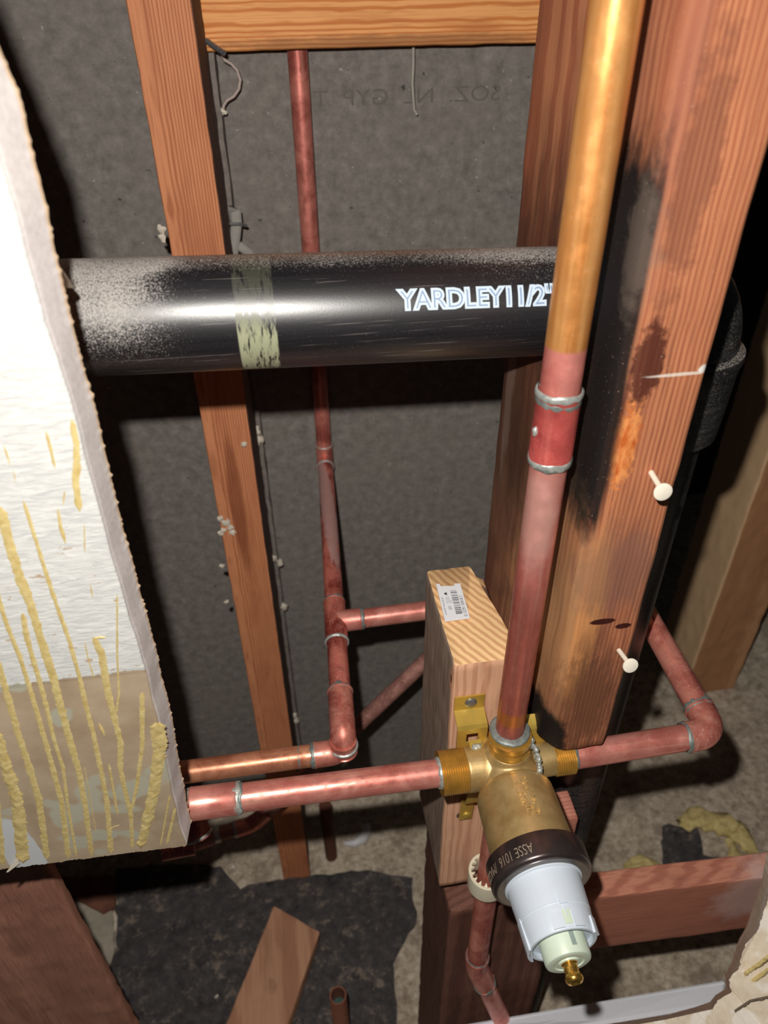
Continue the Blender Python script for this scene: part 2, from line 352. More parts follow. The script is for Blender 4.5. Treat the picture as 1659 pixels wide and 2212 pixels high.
def rp_extra(k, c):
    x, y, z = k.sep(); q = k.rng(x, 645.5, 647, 1, 0); return k.mix(q, c, srgb(214, 178, 138))
M_rpost = wood('tan_post', (198, 148, 108), (180, 130, 92), (134, 92, 64), 'Z', 0.03, (-20, -40, 0), 0.05, rp_extra, 0.75, 0.4)
M_stick = wood('loose_stake', (190, 142, 112), (166, 118, 92), (126, 86, 66), 'Y', 0.05, (5, 0, 40), 0.05, lambda k, c: k.mix(k.mth('MULTIPLY', k.blob((-88, 405, -1045), (12, 14, 20), 0.3, 0.1, 0.25), 0.6), c, srgb(92, 62, 50)), 0.8, 0.2)

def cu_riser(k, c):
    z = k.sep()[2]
    top = k.rng(z, -121.5, -119.5); c = k.mix(top, c, k.ramp(k.noise((0.3, 0.3, 0.02), 4), [(0.3, srgb(214, 138, 70)), (0.7, srgb(242, 176, 108))]))
    sheen_m = k.blob((103, 242, -198), (9, 14, 27), 0.5, 0.08, 0.4); c = k.mix(k.mth('MULTIPLY', sheen_m, 0.7), c, srgb(255, 196, 182))  # paler pink below the coupling: the tube's specular brightness painted into the colour
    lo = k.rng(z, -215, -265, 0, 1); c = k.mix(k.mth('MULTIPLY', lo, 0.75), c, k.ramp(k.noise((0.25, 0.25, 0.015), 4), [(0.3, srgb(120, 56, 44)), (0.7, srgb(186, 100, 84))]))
    q = k.blob((104, 242, -337), (30, 12, 5), 0.4, 0.3, 0.3); c = k.mix(k.mth('MULTIPLY', q, 0.7), c, srgb(196, 122, 48)); return c
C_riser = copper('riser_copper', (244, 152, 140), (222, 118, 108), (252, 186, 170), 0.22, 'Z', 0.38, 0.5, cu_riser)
C_coup = copper('fluxed_copper', (216, 98, 92), (172, 68, 66), (232, 134, 122), 0.2, 'Z', 0.42, 0.35)
C_left = copper('supply_copper', (232, 156, 142), (204, 116, 104), (244, 190, 164), 0.12, 'X', 0.34, 0.45, seed=3)
C_bronze = copper('aged_copper', (222, 150, 116), (176, 104, 76), (238, 176, 136), 0.2, 'X', 0.36, 0.5, seed=9)
C_back = copper('rear_copper', (214, 130, 116), (158, 80, 70), (236, 172, 154), 0.3, 'Z', 0.38, 0.42, seed=5)
def cu_flux(k, c):
    q = k.blob((31, 590, -436), (7, 95, 20), 0.75, soft=0.12, nst=(0.12, 0.02, 0.12)); c = k.mix(q, c, srgb(206, 158, 152)); return c
C_arm = copper('flux_stained_copper', (216, 124, 108), (140, 54, 46), (234, 150, 130), 0.35, 'Y', 0.42, 0.35, cu_flux, seed=12)
C_dusty = copper('dusty_copper', (176, 124, 112), (136, 90, 80), (190, 140, 128), 0.6, 'X', 0.6, 0.3, seed=14)
C_low = copper('lower_copper', (234, 150, 132), (188, 100, 88), (246, 184, 164), 0.25, 'Z', 0.36, 0.45, seed=17)
M_solder = plain('solder', (204, 208, 202), 0.42, 0.45, 0.35, 0.5, 0.4)
M_solder_d = plain('oxidised_solder', (150, 158, 154), 0.5, 0.4, 0.4, 0.4, 0.4)
kb = Mat('brass_casting', 0.42, 0.55); nb_ = kb.noise(0.06, 5, 0.65); kb.color(kb.ramp(nb_, [(0.3, srgb(176, 142, 88)), (0.65, srgb(214, 186, 130))])).bump(kb.noise(2.2, 3), 0.2, 0.1); M_brass = kb.m
M_letter = plain('raised_brass', (206, 172, 112), 0.45, 0.4, 0.1)
M_thread = plain('threaded_brass', (226, 176, 84), 0.3, 0.65, 0.25, 0.15)
M_brass_y = plain('strap_brass', (216, 184, 88), 0.36, 0.55, 0.15, 0.1)
M_ring = plain('blackened_steel', (108, 96, 94), 0.3, 0.8, 0.3, 0.12)
M_ringlip = plain('ring_face_metal', (120, 112, 108), 0.3, 0.85, 0.15, 0.3)
M_engr = plain('engraving', (206, 184, 160), 0.5, 0.6, 0.1)
M_whitep = plain('white_plastic', (214, 224, 236), 0.38, 0, 0.02, 0.1)
M_greenp = plain('pale_green_plastic', (214, 228, 208), 0.4, 0, 0.03, 0.1)
M_gap = plain('shadowed_slot_plastic', (150, 166, 160), 0.6, 0, 0.1)
M_gold = plain('stem_brass', (226, 178, 84), 0.24, 0.9, 0.1, 0.3)
M_pvc = plain('cream_plastic', (226, 218, 192), 0.5, 0, 0.04, 0.2)
M_zinc = plain('zinc_steel', (150, 150, 152), 0.4, 0.7, 0.25, 0.6)
M_nailw = plain('white_painted_metal', (248, 240, 222), 0.5, 0.0, 0.06, 0.6)

# ================================================================ STRUCTURE
kf = Mat('dirt_floor', 0.95, 0, 0.1)
fa = kf.noise(0.02, 6, 0.7); fb = kf.noise(0.09, 6, 0.8, loc=(9, 9, 9)); fc = kf.vor(0.06)
cc = kf.ramp(fb, [(0.3, srgb(130, 116, 102)), (0.5, srgb(192, 176, 156)), (0.72, srgb(232, 220, 202))])
cc = kf.mix(kf.mth('MULTIPLY', kf.rng(fa, 0.5, 0.65), 0.5), cc, srgb(110, 92, 80))
cc = kf.mix(kf.mth('MULTIPLY', kf.rng(kf.noise(0.35, 2, loc=(4, 4, 4)), 0.68, 0.74), 0.6), cc, srgb(230, 216, 200))
kf.color(cc).bump(fb, 0.6, 6)
def ground():
    vs, fs = [], []; nx, ny = 110, 90; X0, X1, Y0, Y1 = -750, 1150, 40, 1350
    for j in range(ny + 1):
        for i in range(nx + 1):
            x = X0 + (X1 - X0) * i / nx; y = Y0 + (Y1 - Y0) * j / ny; p = Vector((x, y, 0))
            vs.append((x, y, FLOOR - 3 + 5 * mn.noise(p * 0.02) + 4 * mn.noise(p * 0.07)))
    for j in range(ny):
        for i in range(nx): a = j * (nx + 1) + i; fs.append((a, a + 1, a + nx + 2, a + nx + 1))
    return raw('floor', vs, fs, kf.m, None)
structure(ground())

kp = Mat('dark_fibreboard', 0.9, 0, 0.25)
pa = kp.noise(0.09, 6, 0.75); pb = kp.noise(0.012, 4, 0.6)
cc = kp.ramp(pa, [(0.3, srgb(98, 93, 88)), (0.55, srgb(126, 120, 115)), (0.75, srgb(148, 142, 136))])
cc = kp.mix(kp.mth('MULTIPLY', kp.rng(pb, 0.45, 0.7), 0.3), cc, srgb(126, 118, 110))
cc = kp.mix(kp.mth('MULTIPLY', kp.rng(kp.noise(0.16, 2, 0.5, loc=(1, 7, 7)), 0.70, 0.74), 0.7), cc, srgb(176, 172, 166))
cc = kp.mix(kp.mth('MULTIPLY', kp.rng(kp.noise(0.11, 2, 0.5, loc=(31, 7, 7)), 0.71, 0.74), 0.7), cc, srgb(40, 36, 34))
kp.color(cc).bump(pa, 0.3, 0.8)
wall = structure(raw('wall_back', [(-640, 700, FLOOR - 10), (420, 700, FLOOR - 10), (420, 700, 260), (-640, 700, 260), (-640, 716, FLOOR - 10), (420, 716, FLOOR - 10), (420, 716, 260), (-640, 716, 260)],
    [(0, 1, 2, 3), (4, 5, 6, 7), (0, 1, 5, 4), (1, 2, 6, 5), (2, 3, 7, 6), (3, 0, 4, 7)], kp.m, None, False))
M_faint = plain('faded_ink', (104, 98, 93), 0.9, 0, 0.1, 0.2)
def on_panel(x0, z0, mir=True): return lambda x, y, h: (x0 - x if mir else x0 + x, 700 - 0.05 - h, z0 + y)
text('stencil_print', 'SOZ.  NL  GYP  TL', 17, on_panel(208, -106), M_faint, wall, 0.02, 0.0, 8, 1.25)
M_far = plain('far_dark_boarding', (60, 44, 36), 0.9, 0, 0.3, 0.01)
structure(raw('wall_right', [(420, 1340, FLOOR - 10), (1150, 1340, FLOOR - 10), (1150, 1340, 260), (420, 1340, 260), (420, 1356, FLOOR - 10), (1150, 1356, FLOOR - 10), (1150, 1356, 260), (420, 1356, 260)],
    [(0, 1, 2, 3), (4, 5, 6, 7), (0, 1, 5, 4), (1, 2, 6, 5), (2, 3, 7, 6), (3, 0, 4, 7)], M_far, None, False))

# ================================================================ FRAMING
def root_of(o, label, cat, group=None): return tag(o, label, cat, group)
def erode(p):
    x, y, z = p
    w = math.exp(-((z + 372) / 26) ** 2) * 7 + math.exp(-((z + 165) / 45) ** 2) * 2.6
    d = (x - 131) + (y - 243)
    if d < w: k = (w - d) / 2; x += k; y += k
    if z < -362: z += 2.2 * mn.noise(Vector((x * 0.12, y * 0.12, 0))) * (1 if z < -368 else 0.5)
    return (x, y, z)
# the stud has a hole for the black drain
fs_ = timber('wall_stud', 126.5, 164, 243, 381, -370, 240, M_front, None, 'Z', 3.5, 0.25, 6, erode)
# (left face stands at X=128 so that the riser clears it)
tag(fs_, 'weathered red-brown stud with a charred black edge, cut off just above the valve', 'wooden stud')
ls = thing('wall_stud', (-50, 620, FLOOR), 'narrow cedar-coloured stud at left, crossed by the black pipe', 'wooden stud')
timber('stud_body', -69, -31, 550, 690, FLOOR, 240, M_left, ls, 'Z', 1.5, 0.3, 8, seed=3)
M_strip = plain('grey_furring', (128, 118, 112), 0.9, 0, 0.3, 0.2, 0.4)
timber('furring_strip', -31, -26.5, 668, 699, FLOOR, -60, M_strip, ls, 'Z', 0.8, 0.5, 8, seed=8)
sp_m = plain('plaster_crumbs', (206, 196, 180), 0.9, 0, 0.1, 0.4)
for k_, (x, y) in enumerate(((555, 930), (560, 950), (590, 1205), (604, 1215), (613, 1310), (634, 1545), (640, 1556))):
    p = px(x, y, 664); lump('plaster_crumb', p, (4, 3, 5), sp_m, ls, 0.7, 1.5, k_, 2)
for k_, (x, y) in enumerate(((476, 1120), (484, 1130), (492, 1128), (498, 1140), (482, 1146), (476, 1152), (503, 1150), (528, 960), (480, 1222), (490, 1300), (348, 495), (350, 512))):
    p = px(x, y, 549); lump('plaster_crumb', p, (2.6, 1.5, 2.8), sp_m, ls, 0.8, 1.5, k_ + 20, 2)
hd = timber('header_board', -31, 330, 656, 699, -61, 60, M_head, None, 'X', 2.0, 0.3, 10, seed=5)
tag(hd, 'orange fir board running across the top between the studs', 'wooden board')
blk = thing('wood_block', (97, 312, -567), 'pale short upright wood block with white barcode label, behind valve', 'wood block')
def blkdef(p):
    x, y, z = p
    if z > -330:
        u = (x - 97) / 19; v = (y - 312) / 40
        if u > 0.2 and v > -0.6: x -= (u - 0.2) * max(0, v + 0.6) * 7.0
        if z > -322: z += 0.8 * mn.noise(Vector((x * 0.3, y * 0.3, 1)))
    return (x, y, z)
timber('block_body', 78.5, 116.5, 272, 352, -567, -319, M_block, blk, 'Z', 2.0, 0.25, 6, blkdef, 6)
# label on the end grain: lies on the top face
lab_m = plain('label_paper', (238, 240, 246), 0.5, 0, 0.01); ink = plain('label_ink', (60, 64, 68), 0.6, 0, 0.05); ink2 = plain('label_ink_grey', (120, 126, 128), 0.6, 0, 0.05)
zt = -317.2
A, B, C_, D = pz(942, 1263, zt), pz(994, 1262, zt), pz(1015, 1336, zt), pz(961, 1343, zt)
def lab(u, v, h=0.0): # u along the short side, v down the long side
    p = (Vector(A) * (1 - u) + Vector(B) * u) * (1 - v) + (Vector(D) * (1 - u) + Vector(C_) * u) * v
    return (p.x, p.y, zt + 0.5 + h)
outl = [(0, 0), (0.12, 0), (0.18, 0.07), (0.74, 0.07), (0.76, 0), (1, 0), (1, 1), (0, 1)]
lb = slab('barcode_label', [lab(u, v, 0.25) for u, v in outl], [lab(u, v, -0.6) for u, v in outl], lab_m, blk)
lb['label'] = 'white barcode label'
def bar(u0, u1, v0, v1, mt=ink):
    q = [(u0, v0), (u1, v0), (u1, v1), (u0, v1)]; return [lab(u, v, 0.32) for u, v in q], [lab(u, v, 0.2) for u, v in q]
vsb, fsb = [], []
random.seed(3); v = 0.20
while v < 0.86:
    w_ = random.choice((0.008, 0.008, 0.014, 0.022)); f_, b_ = bar(0.50, 0.76, v, v + w_); n0 = len(vsb); vsb += f_; fsb.append((n0, n0 + 1, n0 + 2, n0 + 3)); v += w_ + random.choice((0.01, 0.016, 0.024))
raw('barcode', vsb, fsb, ink, lb, False)
def labtext(body, u, vend, size, mt, width=1.0):
    # text reads from the bottom of the label (v large) upwards
    L1 = (Vector(lab(0, 1)) - Vector(lab(0, 0))).length; W1 = (Vector(lab(1, 0)) - Vector(lab(0, 0))).length
    text('label_print', body, size, lambda x, y, h: lab(u - y / W1, vend - x / L1, 0.33), mt, lb, 0.0, 0.0, 3, width)
labtext('0 13291 00418 7', 0.93, 0.95, 2.9, ink, 0.95); labtext('SFI', 0.40, 0.74, 3.0, ink2); labtext('2x4x96 SPF Prime S4S KD', 0.14, 0.86, 1.5, ink, 0.95)
labtext('CERTIFIED', 0.30, 0.56, 1.2, ink2); labtext('SOURCING', 0.38, 0.56, 1.2, ink2); labtext('00010', 0.46, 0.56, 1.2, ink2)
tri = [lab(0.34, 0.245, 0.33), lab(0.34, 0.34, 0.33), lab(0.20, 0.29, 0.33)]; raw('label_mark', tri, [(0, 1, 2)], ink, lb, False)

pk = timber('brace_block', 118, 178, 272, 295, -590, -499, M_pink, None, 'X', 2, 0.2, 6, seed=12)
tag(pk, 'pinkish wooden block end under the right pipe, beside the brass valve', 'wood block')
lp = timber('wall_stud', 86, 178, 264, 352, FLOOR, -592, M_dark, None, 'Z', 3, 0.5, 8, seed=15)
tag(lp, 'dark brown stud below the valve, behind the lower copper pipe', 'wooden stud')
pl = timber('brace_board', 150, 360, 243.5, 263, -650, -562, M_plate, None, 'X', 1.5, 0.3, 8, lambda p: (p[0], p[1], p[2] - (p[0] - 187) * 0.09), 17)
tag(pl, 'reddish board crossing at lower right above the white strip', 'wooden board')
lo = timber('loose_plank', -310, -186, 284, 296, FLOOR, 240, M_lpost, None, 'Z', 3, 0.8, 9, seed=19)
tag(lo, 'brown dusty plank at bottom left, coming out below the cut drywall', 'wooden board')
rp = timber('wooden_post', 644, 742, 773, 880, FLOOR - 6, 260, M_rpost, None, 'Z', 4, 0.8, 10, seed=21)
tag(rp, 'brown post standing on the dirt behind the black pipe at far right', 'wooden post')

# nails in the charred stud
for (hx, hy, bx_, by_, lbl) in ((1432, 1063, 1405, 1018, 'pale-headed nail sticking out of the charred stud, upper one'), (1362, 1438, 1335, 1402, 'white nail sticking out of the charred stud near its lower end')):
    b0 = px(bx_, by_, 244); h0 = px(hx, hy, 229)
    nl = thing('nail', b0, lbl, 'nail', 'nails in the charred stud'); d = (h0 - b0).normalized()
    sweep('shank', along(b0, d, [-14, 0, (h0 - b0).length]), 1.25, M_nailw, nl, 16)
    lathe('nail_head', h0 - d * 0.4, (d + Vector((0, -0.6, 0.25))).normalized(), [(-0.5, 3.0), (0.0, 3.9), (0.6, 3.9), (0.9, 3.2)], M_nailw, nl, 28)
# ================================================================ DRYWALL
DY = 222.0
kd = Mat('primed_drywall', 0.75, 0, 0.3)
xs, ys, zs = kd.sep()
e0 = kd.mth('ADD', zs, kd.mth('MULTIPLY', kd.mth('SUBTRACT', kd.noise((0.25, 0.25, 0.25), 4), 0.5), 5))
tex = kd.noise((0.12, 0.12, 0.55), 5, 0.6, 0.8)
white = kd.ramp(tex, [(0.3, srgb(206, 207, 206)), (0.7, srgb(236, 236, 232))])
chip = kd.rng(kd.noise((0.10, 0.10, 0.26), 3, 0.6, loc=(3, 2, 8)), 0.66, 0.69); white = kd.mix(kd.mth('MULTIPLY', chip, kd.rng(zs, -140, -160)), white, srgb(196, 172, 148))
brown = kd.ramp(kd.noise(0.06, 5), [(0.3, srgb(170, 148, 122)), (0.7, srgb(192, 172, 146))])
brown = kd.mix(kd.rng(kd.noise(0.03, 2, loc=(6, 1, 3)), 0.58, 0.62), brown, srgb(184, 180, 160))
cface = kd.mix(kd.rng(e0, -239.0, -238.0), brown, white)
tr = kd.blob((-152, 222, -365), (9, 20, 36), 0.12, 0.1, 0.05); cface = kd.mix(tr, cface, srgb(206, 208, 210))
ncor = kd.rng(ys, 222.25, 222.9); core = kd.ramp(kd.noise(0.5, 4), [(0.3, srgb(222, 214, 212)), (0.7, srgb(240, 234, 232))])
core = kd.mix(kd.rng(ys, 234.2, 235.2), core, srgb(236, 206, 172))
kd.color(kd.mix(ncor, cface, core)).bump(kd.mth('MULTIPLY', tex, kd.mth('MULTIPLY', kd.mth('SUBTRACT', 1.0, ncor), kd.rng(zs, -241, -238, 0.06, 1))), 0.5, 1.0)
fe = [(-260, -420), (-100, 0), (0, 348), (57, 554), (98, 700), (115, 750), (150, 850), (180, 975), (215, 1100), (252, 1240), (278, 1327), (304, 1413), (327, 1500), (344, 1573), (359, 1645), (373, 1717), (385, 1775), (402, 1827)]
be = [(-240, -420), (-60, 0), (32, 221), (89, 468), (108, 554), (139, 680), (150, 725), (185, 850), (210, 950), (245, 1100), (283, 1240), (315, 1356), (338, 1448), (362, 1544), (379, 1645), (393, 1717), (405, 1775), (407, 1827)]
F = [px(x, y, DY) for x, y in fe]; Bk = [px(x, y, 236) for x, y in be]
zb = F[-1].z
def interp(P, z):
    for i in range(len(P) - 1):
        a, b = P[i], P[i + 1]
        if (a.z - z) * (b.z - z) <= 0: t = (a.z - z) / (a.z - b.z + 1e-9); return a.x + (b.x - a.x) * t
    return P[-1].x if z < P[-1].z else P[0].x
layers = [222, 222.5, 225, 228, 231, 234, 235.4, 236]
rows = []
ztop = 150
N1 = 420
for ly in layers:
    t = (ly - 222) / 14; row = [Vector((-330, ly, ztop))]
    for i in range(N1 + 1):
        z = min(ztop, F[1].z + 60) + (zb - min(ztop, F[1].z + 60)) * i / N1
        x = interp(F, z) * (1 - t) + interp(Bk, max(z, Bk[-1].z)) * t
        q = Vector((0, ly * 0.4, z))
        q = Vector((0, 0, z)); j = 0.6 * mn.noise(q * 0.06) + t * 1.8 + 0.05 * mn.noise(Vector((0, ly, z * 0.9)))
        if ly == 222: j += 0.3 * mn.noise(q * 0.8 + Vector((5, 5, 5))) - 0.4
        if ly >= 235: j += 1.3 * max(0, mn.noise(q * 0.5) + 0.5 * mn.noise(q * 2.3))
        row.append(Vector((x + j, ly, z)))
    zl = zb + 4 * t
    M1 = 330
    for i in range(1, M1 + 1):
        x = row[N1 + 1].x + (-330 - row[N1 + 1].x) * i / M1; q = Vector((x, ly * 0.4, 3))
        zz = zb + 10 * (i / M1) ** 1.0 - 0.9 * max(0, mn.noise(q * 1.3)) - 0.5 * mn.noise(q * 3) - 0.6 * mn.noise(q * 0.2) + t * 3
        row.append(Vector((x, ly, zz)))
    rows.append(row)
vs, fs = [], []
for r_ in rows: vs += [tuple(p) for p in r_]
n = len(rows[0])
for i in range(len(rows) - 1):
    for j in range(n): fs.append((i * n + j, i * n + (j + 1) % n, (i + 1) * n + (j + 1) % n, (i + 1) * n + j))
fs.append(tuple(range(n))); fs.append(tuple((len(rows) - 1) * n + j for j in range(n))[::-1])
dw = thing('drywall_panel', (-200, 225, zb), 'cut drywall panel at left with white primer and yellow glue streaks', 'drywall')
raw('gypsum_board', vs, fs, kd.m, dw, True, 40)
ka = Mat('yellow_adhesive', 0.45, 0, 0.5); an = ka.noise(0.35, 4, 0.6); ka.color(ka.ramp(an, [(0.3, srgb(204, 178, 112)), (0.7, srgb(230, 210, 150))])).bump(an, 0.5, 0.6); M_adh = ka.m
def streak(P, w0, w1, h=0.9, seed=0, lumpy=0.0, name='adhesive_streak', par=None, Y=222.0):
    Q = [px(x, y, Y) for x, y in P]; D_ = []
    for i in range(len(Q) - 1):
        n = max(1, int((Q[i + 1] - Q[i]).length / 0.7))
        D_ += [Q[i].lerp(Q[i + 1], k / n) for k in range(n)]
    D_.append(Q[-1]); vs, fs = [], []; K = 7; N = len(D_)
    for i, p in enumerate(D_):
        a = D_[max(0, i - 3)]; b = D_[min(N - 1, i + 3)]; t = (b - a).normalized(); s = Vector((t.z, 0, -t.x)); f = i / max(1, N - 1)
        w_ = (w0 + (w1 - w0) * f) * (1 + 0.25 * mn.noise(p * 0.25 + Vector((seed, 0, 0)))) * min(1, (i + 1) / 5, (N - i) / 5)
        for j in range(K):
            u = -1 + 2 * j / (K - 1); e = 1 + 0.35 * mn.noise(p * 0.9 + Vector((seed, 0, j * 2)))
            hh = h * (1 - u ** 4) * (0.75 + 0.5 * mn.noise(p * 0.8 + Vector((0, seed, j * 0.7))))
            if lumpy: hh += lumpy * (0.3 + abs(math.sin(i * 0.21 + 2.2 * abs(u) + 2 * mn.noise(p * 0.15)))) * (1 - u * u)
            q = p + s * (u * w_ * (e if abs(u) == 1 else 1)); vs.append((q.x, Y + 0.1 - max(0.05, hh if abs(u) < 1 else -0.1), q.z))
    for i in range(N - 1):
        for j in range(K - 1): fs.append((i * K + j, i * K + j + 1, (i + 1) * K + j + 1, (i + 1) * K + j))
    return raw(name, vs, fs, M_adh, par or dw, sharp=80)
SK = [
 ([(0, 1095), (20, 1175), (40, 1240), (66, 1306), (87, 1376), (116, 1466), (130, 1523), (150, 1596), (171, 1668), (185, 1746), (198, 1848)], 2.3, 1.4, 0),
 ([(50, 1080), (75, 1160), (100, 1240), (124, 1312), (150, 1385), (171, 1460), (185, 1523), (202, 1587), (220, 1674), (231, 1732), (240, 1843)], 0.8, 1.6, 0),
 ([(-10, 1260), (0, 1306), (17, 1356), (43, 1419), (64, 1486), (87, 1564), (110, 1645), (133, 1732), (148, 1853)], 1.0, 1.7, 0),
 ([(49, 1324), (58, 1379), (84, 1466), (101, 1529), (116, 1596), (136, 1659), (145, 1732), (165, 1850)], 1.3, 0.8, 0),
 ([(-10, 1420), (0, 1448), (17, 1506), (38, 1581), (61, 1651), (84, 1726), (101, 1855)], 1.6, 2.0, 0),
 ([(-8, 1580), (0, 1616), (17, 1668), (38, 1732), (50, 1862)], 2.8, 3.6, 0.5),
 ([(-10, 1700), (0, 1800), (5, 1868)], 1.5, 1.8, 0),
 ([(202, 1376), (220, 1414), (231, 1486), (246, 1547), (260, 1602), (260, 1660), (272, 1717), (283, 1761), (286, 1833)], 1.9, 1.1, 0),
 ([(253, 1283), (253, 1414), (257, 1500), (250, 1547)], 0.4, 0.6, 0),
 ([(307, 1495), (307, 1616), (295, 1703), (283, 1755)], 1.4, 0.9, 0),
 ([(340, 1560), (345, 1616), (334, 1703), (318, 1775), (303, 1831)], 3.6, 2.6, 0.5),
 ([(367, 1717), (347, 1826)], 0.6, 0.6, 0), ([(379, 1745), (361, 1822)], 0.8, 1.0, 0),
 ([(155, 905), (160, 935), (165, 960), (166, 1010), (163, 1040), (172, 1105)], 1.3, 1.5, 0),
 ([(99, 930), (108, 965), (119, 1012)], 0.5, 0.8, 0), ([(8, 960), (22, 1005)], 0.4, 0.5, 0), ([(28, 1015), (34, 1040)], 0.4, 0.4, 0),
 ([(125, 1098), (130, 1135), (142, 1175)], 0.6, 0.8, 0), ([(140, 1060), (136, 1092)], 0.5, 0.3, 0), ([(183, 1385), (190, 1420), (203, 1465)], 0.3, 0.4, 0), ([(182, 1655), (208, 1800)], 0.25, 0.3, 0),
 ([(235, 1650), (254, 1760)], 0.7, 0.8, 0), ([(236, 1790), (258, 1782)], 0.5, 0.5, 0), ([(213, 1562), (226, 1588)], 1.0, 0.8, 0.3), ([(204, 1378), (228, 1376)], 1.0, 1.4, 0.3), ([(182, 1130), (183, 1195)], 0.3, 0.3, 0), ([(195, 1262), (200, 1292)], 0.4, 0.3, 0)]
for i, (P, a, b, l) in enumerate(SK): streak(P, a * 0.9, b * 0.9, 0.36, i * 3.3, l)
# torn paper tongue near the black pipe
tp = plain('torn_paper', (236, 226, 204), 0.8, 0, 0.05)
P_ = [(118, 570, 236), (126, 572, 246), (160, 622, 268), (128, 622, 250)]
slab('torn_paper_flap', [px(x, y, Y) for x, y, Y in P_], [px(x, y, Y) + Vector((0, 0.4, 0.3)) for x, y, Y in P_], tp, dw)
P_ = [(38, 1854), (42, 1866), (18, 1884), (14, 1885), (28, 1868)]
slab('torn_paper_flap', [px(x, y, 220) for x, y in P_], [px(x, y, 220) + Vector((0, 0.4, 0.3)) for x, y in P_], tp, dw)

# plaster wall remaining at lower right
kr = Mat('right_drywall', 0.8, 0, 0.25); tx = kr.noise(0.12, 5, 0.7)
cr = kr.ramp(tx, [(0.3, srgb(218, 200, 176)), (0.7, srgb(240, 228, 208))]); yr = kr.sep()[1]
cr = kr.mix(kr.rng(kr.noise(0.05, 3, loc=(8, 3, 1)), 0.52, 0.6), cr, srgb(244, 236, 224))
edge = kr.ramp(kr.noise(0.3, 4), [(0.3, srgb(226, 222, 220)), (0.7, srgb(242, 240, 238))])
kr.color(cr).bump(tx, 0.5, 1.0)
rf = [(1760, 1780), (1700, 1880), (1662, 1932), (1634, 2015), (1608, 2043), (1595, 2093), (1574, 2116), (1579, 2144), (1548, 2162), (1540, 2180), (1502, 2188), (1440, 2202), (1300, 2226), (1180, 2246), (1085, 2262)]
rb = [(1730, 1600), (1665, 1800), (1645, 1905), (1612, 2002), (1596, 2030), (1582, 2075), (1566, 2108), (1570, 2134), (1545, 2150), (1534, 2164), (1500, 2176), (1440, 2192), (1300, 2214), (1180, 2234), (1085, 2250)]
lean = lambda y: -max(0, y - 1880) * 0.17
Fr = [px(x, y, 214 + lean(y)) for x, y in rf]; Br = [px(x, y, 236 + lean(y)) for x, y in rb]
def resamp(A_, B_, seed):
    oa, ob = [], []
    for i in range(len(A_) - 1):
        n = max(1, int((A_[i + 1] - A_[i]).length / 1.2))
        for k in range(n):
            t = k / n; p = A_[i].lerp(A_[i + 1], t); q = B_[i].lerp(B_[i + 1], t); j = mn.noise(p * 0.4 + Vector((seed, 0, 0)))
            j2 = mn.noise(p * 1.1 + Vector((0, seed, 0)))
            oa.append(p + Vector((j * 1.2 + j2 * 0.5, 0, j2 * 0.7))); ob.append(q + Vector((j2 * 0.5, 0, j * 0.5)))
    oa.append(A_[-1]); ob.append(B_[-1]); return oa, ob
fa_, fb_ = resamp(Fr, Br, 4)
ysl = (fa_[-1].y - fa_[0].y) / (fa_[-1].z - fa_[0].z)
cornr = [Vector((fa_[-1].x, fa_[-1].y + ysl * (-800 - fa_[-1].z), -800)), Vector((520, fa_[-1].y + ysl * (-800 - fa_[-1].z), -800)), Vector((520, 214, fa_[0].z))]
rd = thing('drywall_panel', (400, 160, -800), 'torn beige drywall at lower right corner with crumbled plaster edge', 'drywall')
slab('gypsum_board', fa_ + cornr, fb_ + [Vector((c.x, c.y + 22, c.z)) for c in cornr], kr.m, rd)
for i, (P, a, b, l) in enumerate([([(1668, 2058), (1640, 2080), (1612, 2098), (1606, 2112)], 2.0, 1.2, 0.6), ([(1668, 2085), (1640, 2106), (1608, 2128)], 1.4, 1.8, 0.7), ([(1665, 2150), (1620, 2160), (1590, 2180), (1570, 2205)], 0.6, 0.5, 0)]):
    s_ = streak(P, a, b, 1.5, i + 60, l, 'adhesive_streak', rd, 212 + lean(sum(q[1] for q in P) / len(P)) - 1.5)
    if i == 2: s_.data.materials[0] = plain('grey_crack', (112, 96, 82), 0.9)
fl_m = plain('white_strip', (226, 228, 236), 0.3, 0, 0.02)
f0 = [px(1000, 2225, 238), px(1300, 2174, 238), px(1565, 2128, 238)]; f1 = [px(1000, 2262, 222), px(1300, 2215, 222), px(1565, 2170, 222)]
d2 = Vector((0, 3.5, 0.5))
tub = slab('shower_flange', [f0[0], f0[1], f0[2], f1[2], f1[1], f1[0]], [p + d2 for p in (f0[0], f0[1], f0[2], f1[2], f1[1], f1[0])], fl_m)
tag(tub, 'smooth white strip of tub flange behind the lower right drywall', 'tub flange')
sweep('flange_lip', [f0[0] + Vector((0, 1.5, 0)), f0[1] + Vector((0, 1.5, 0)), f0[2] + Vector((0, 1.5, 0))], 1.8, fl_m, tub, 12)

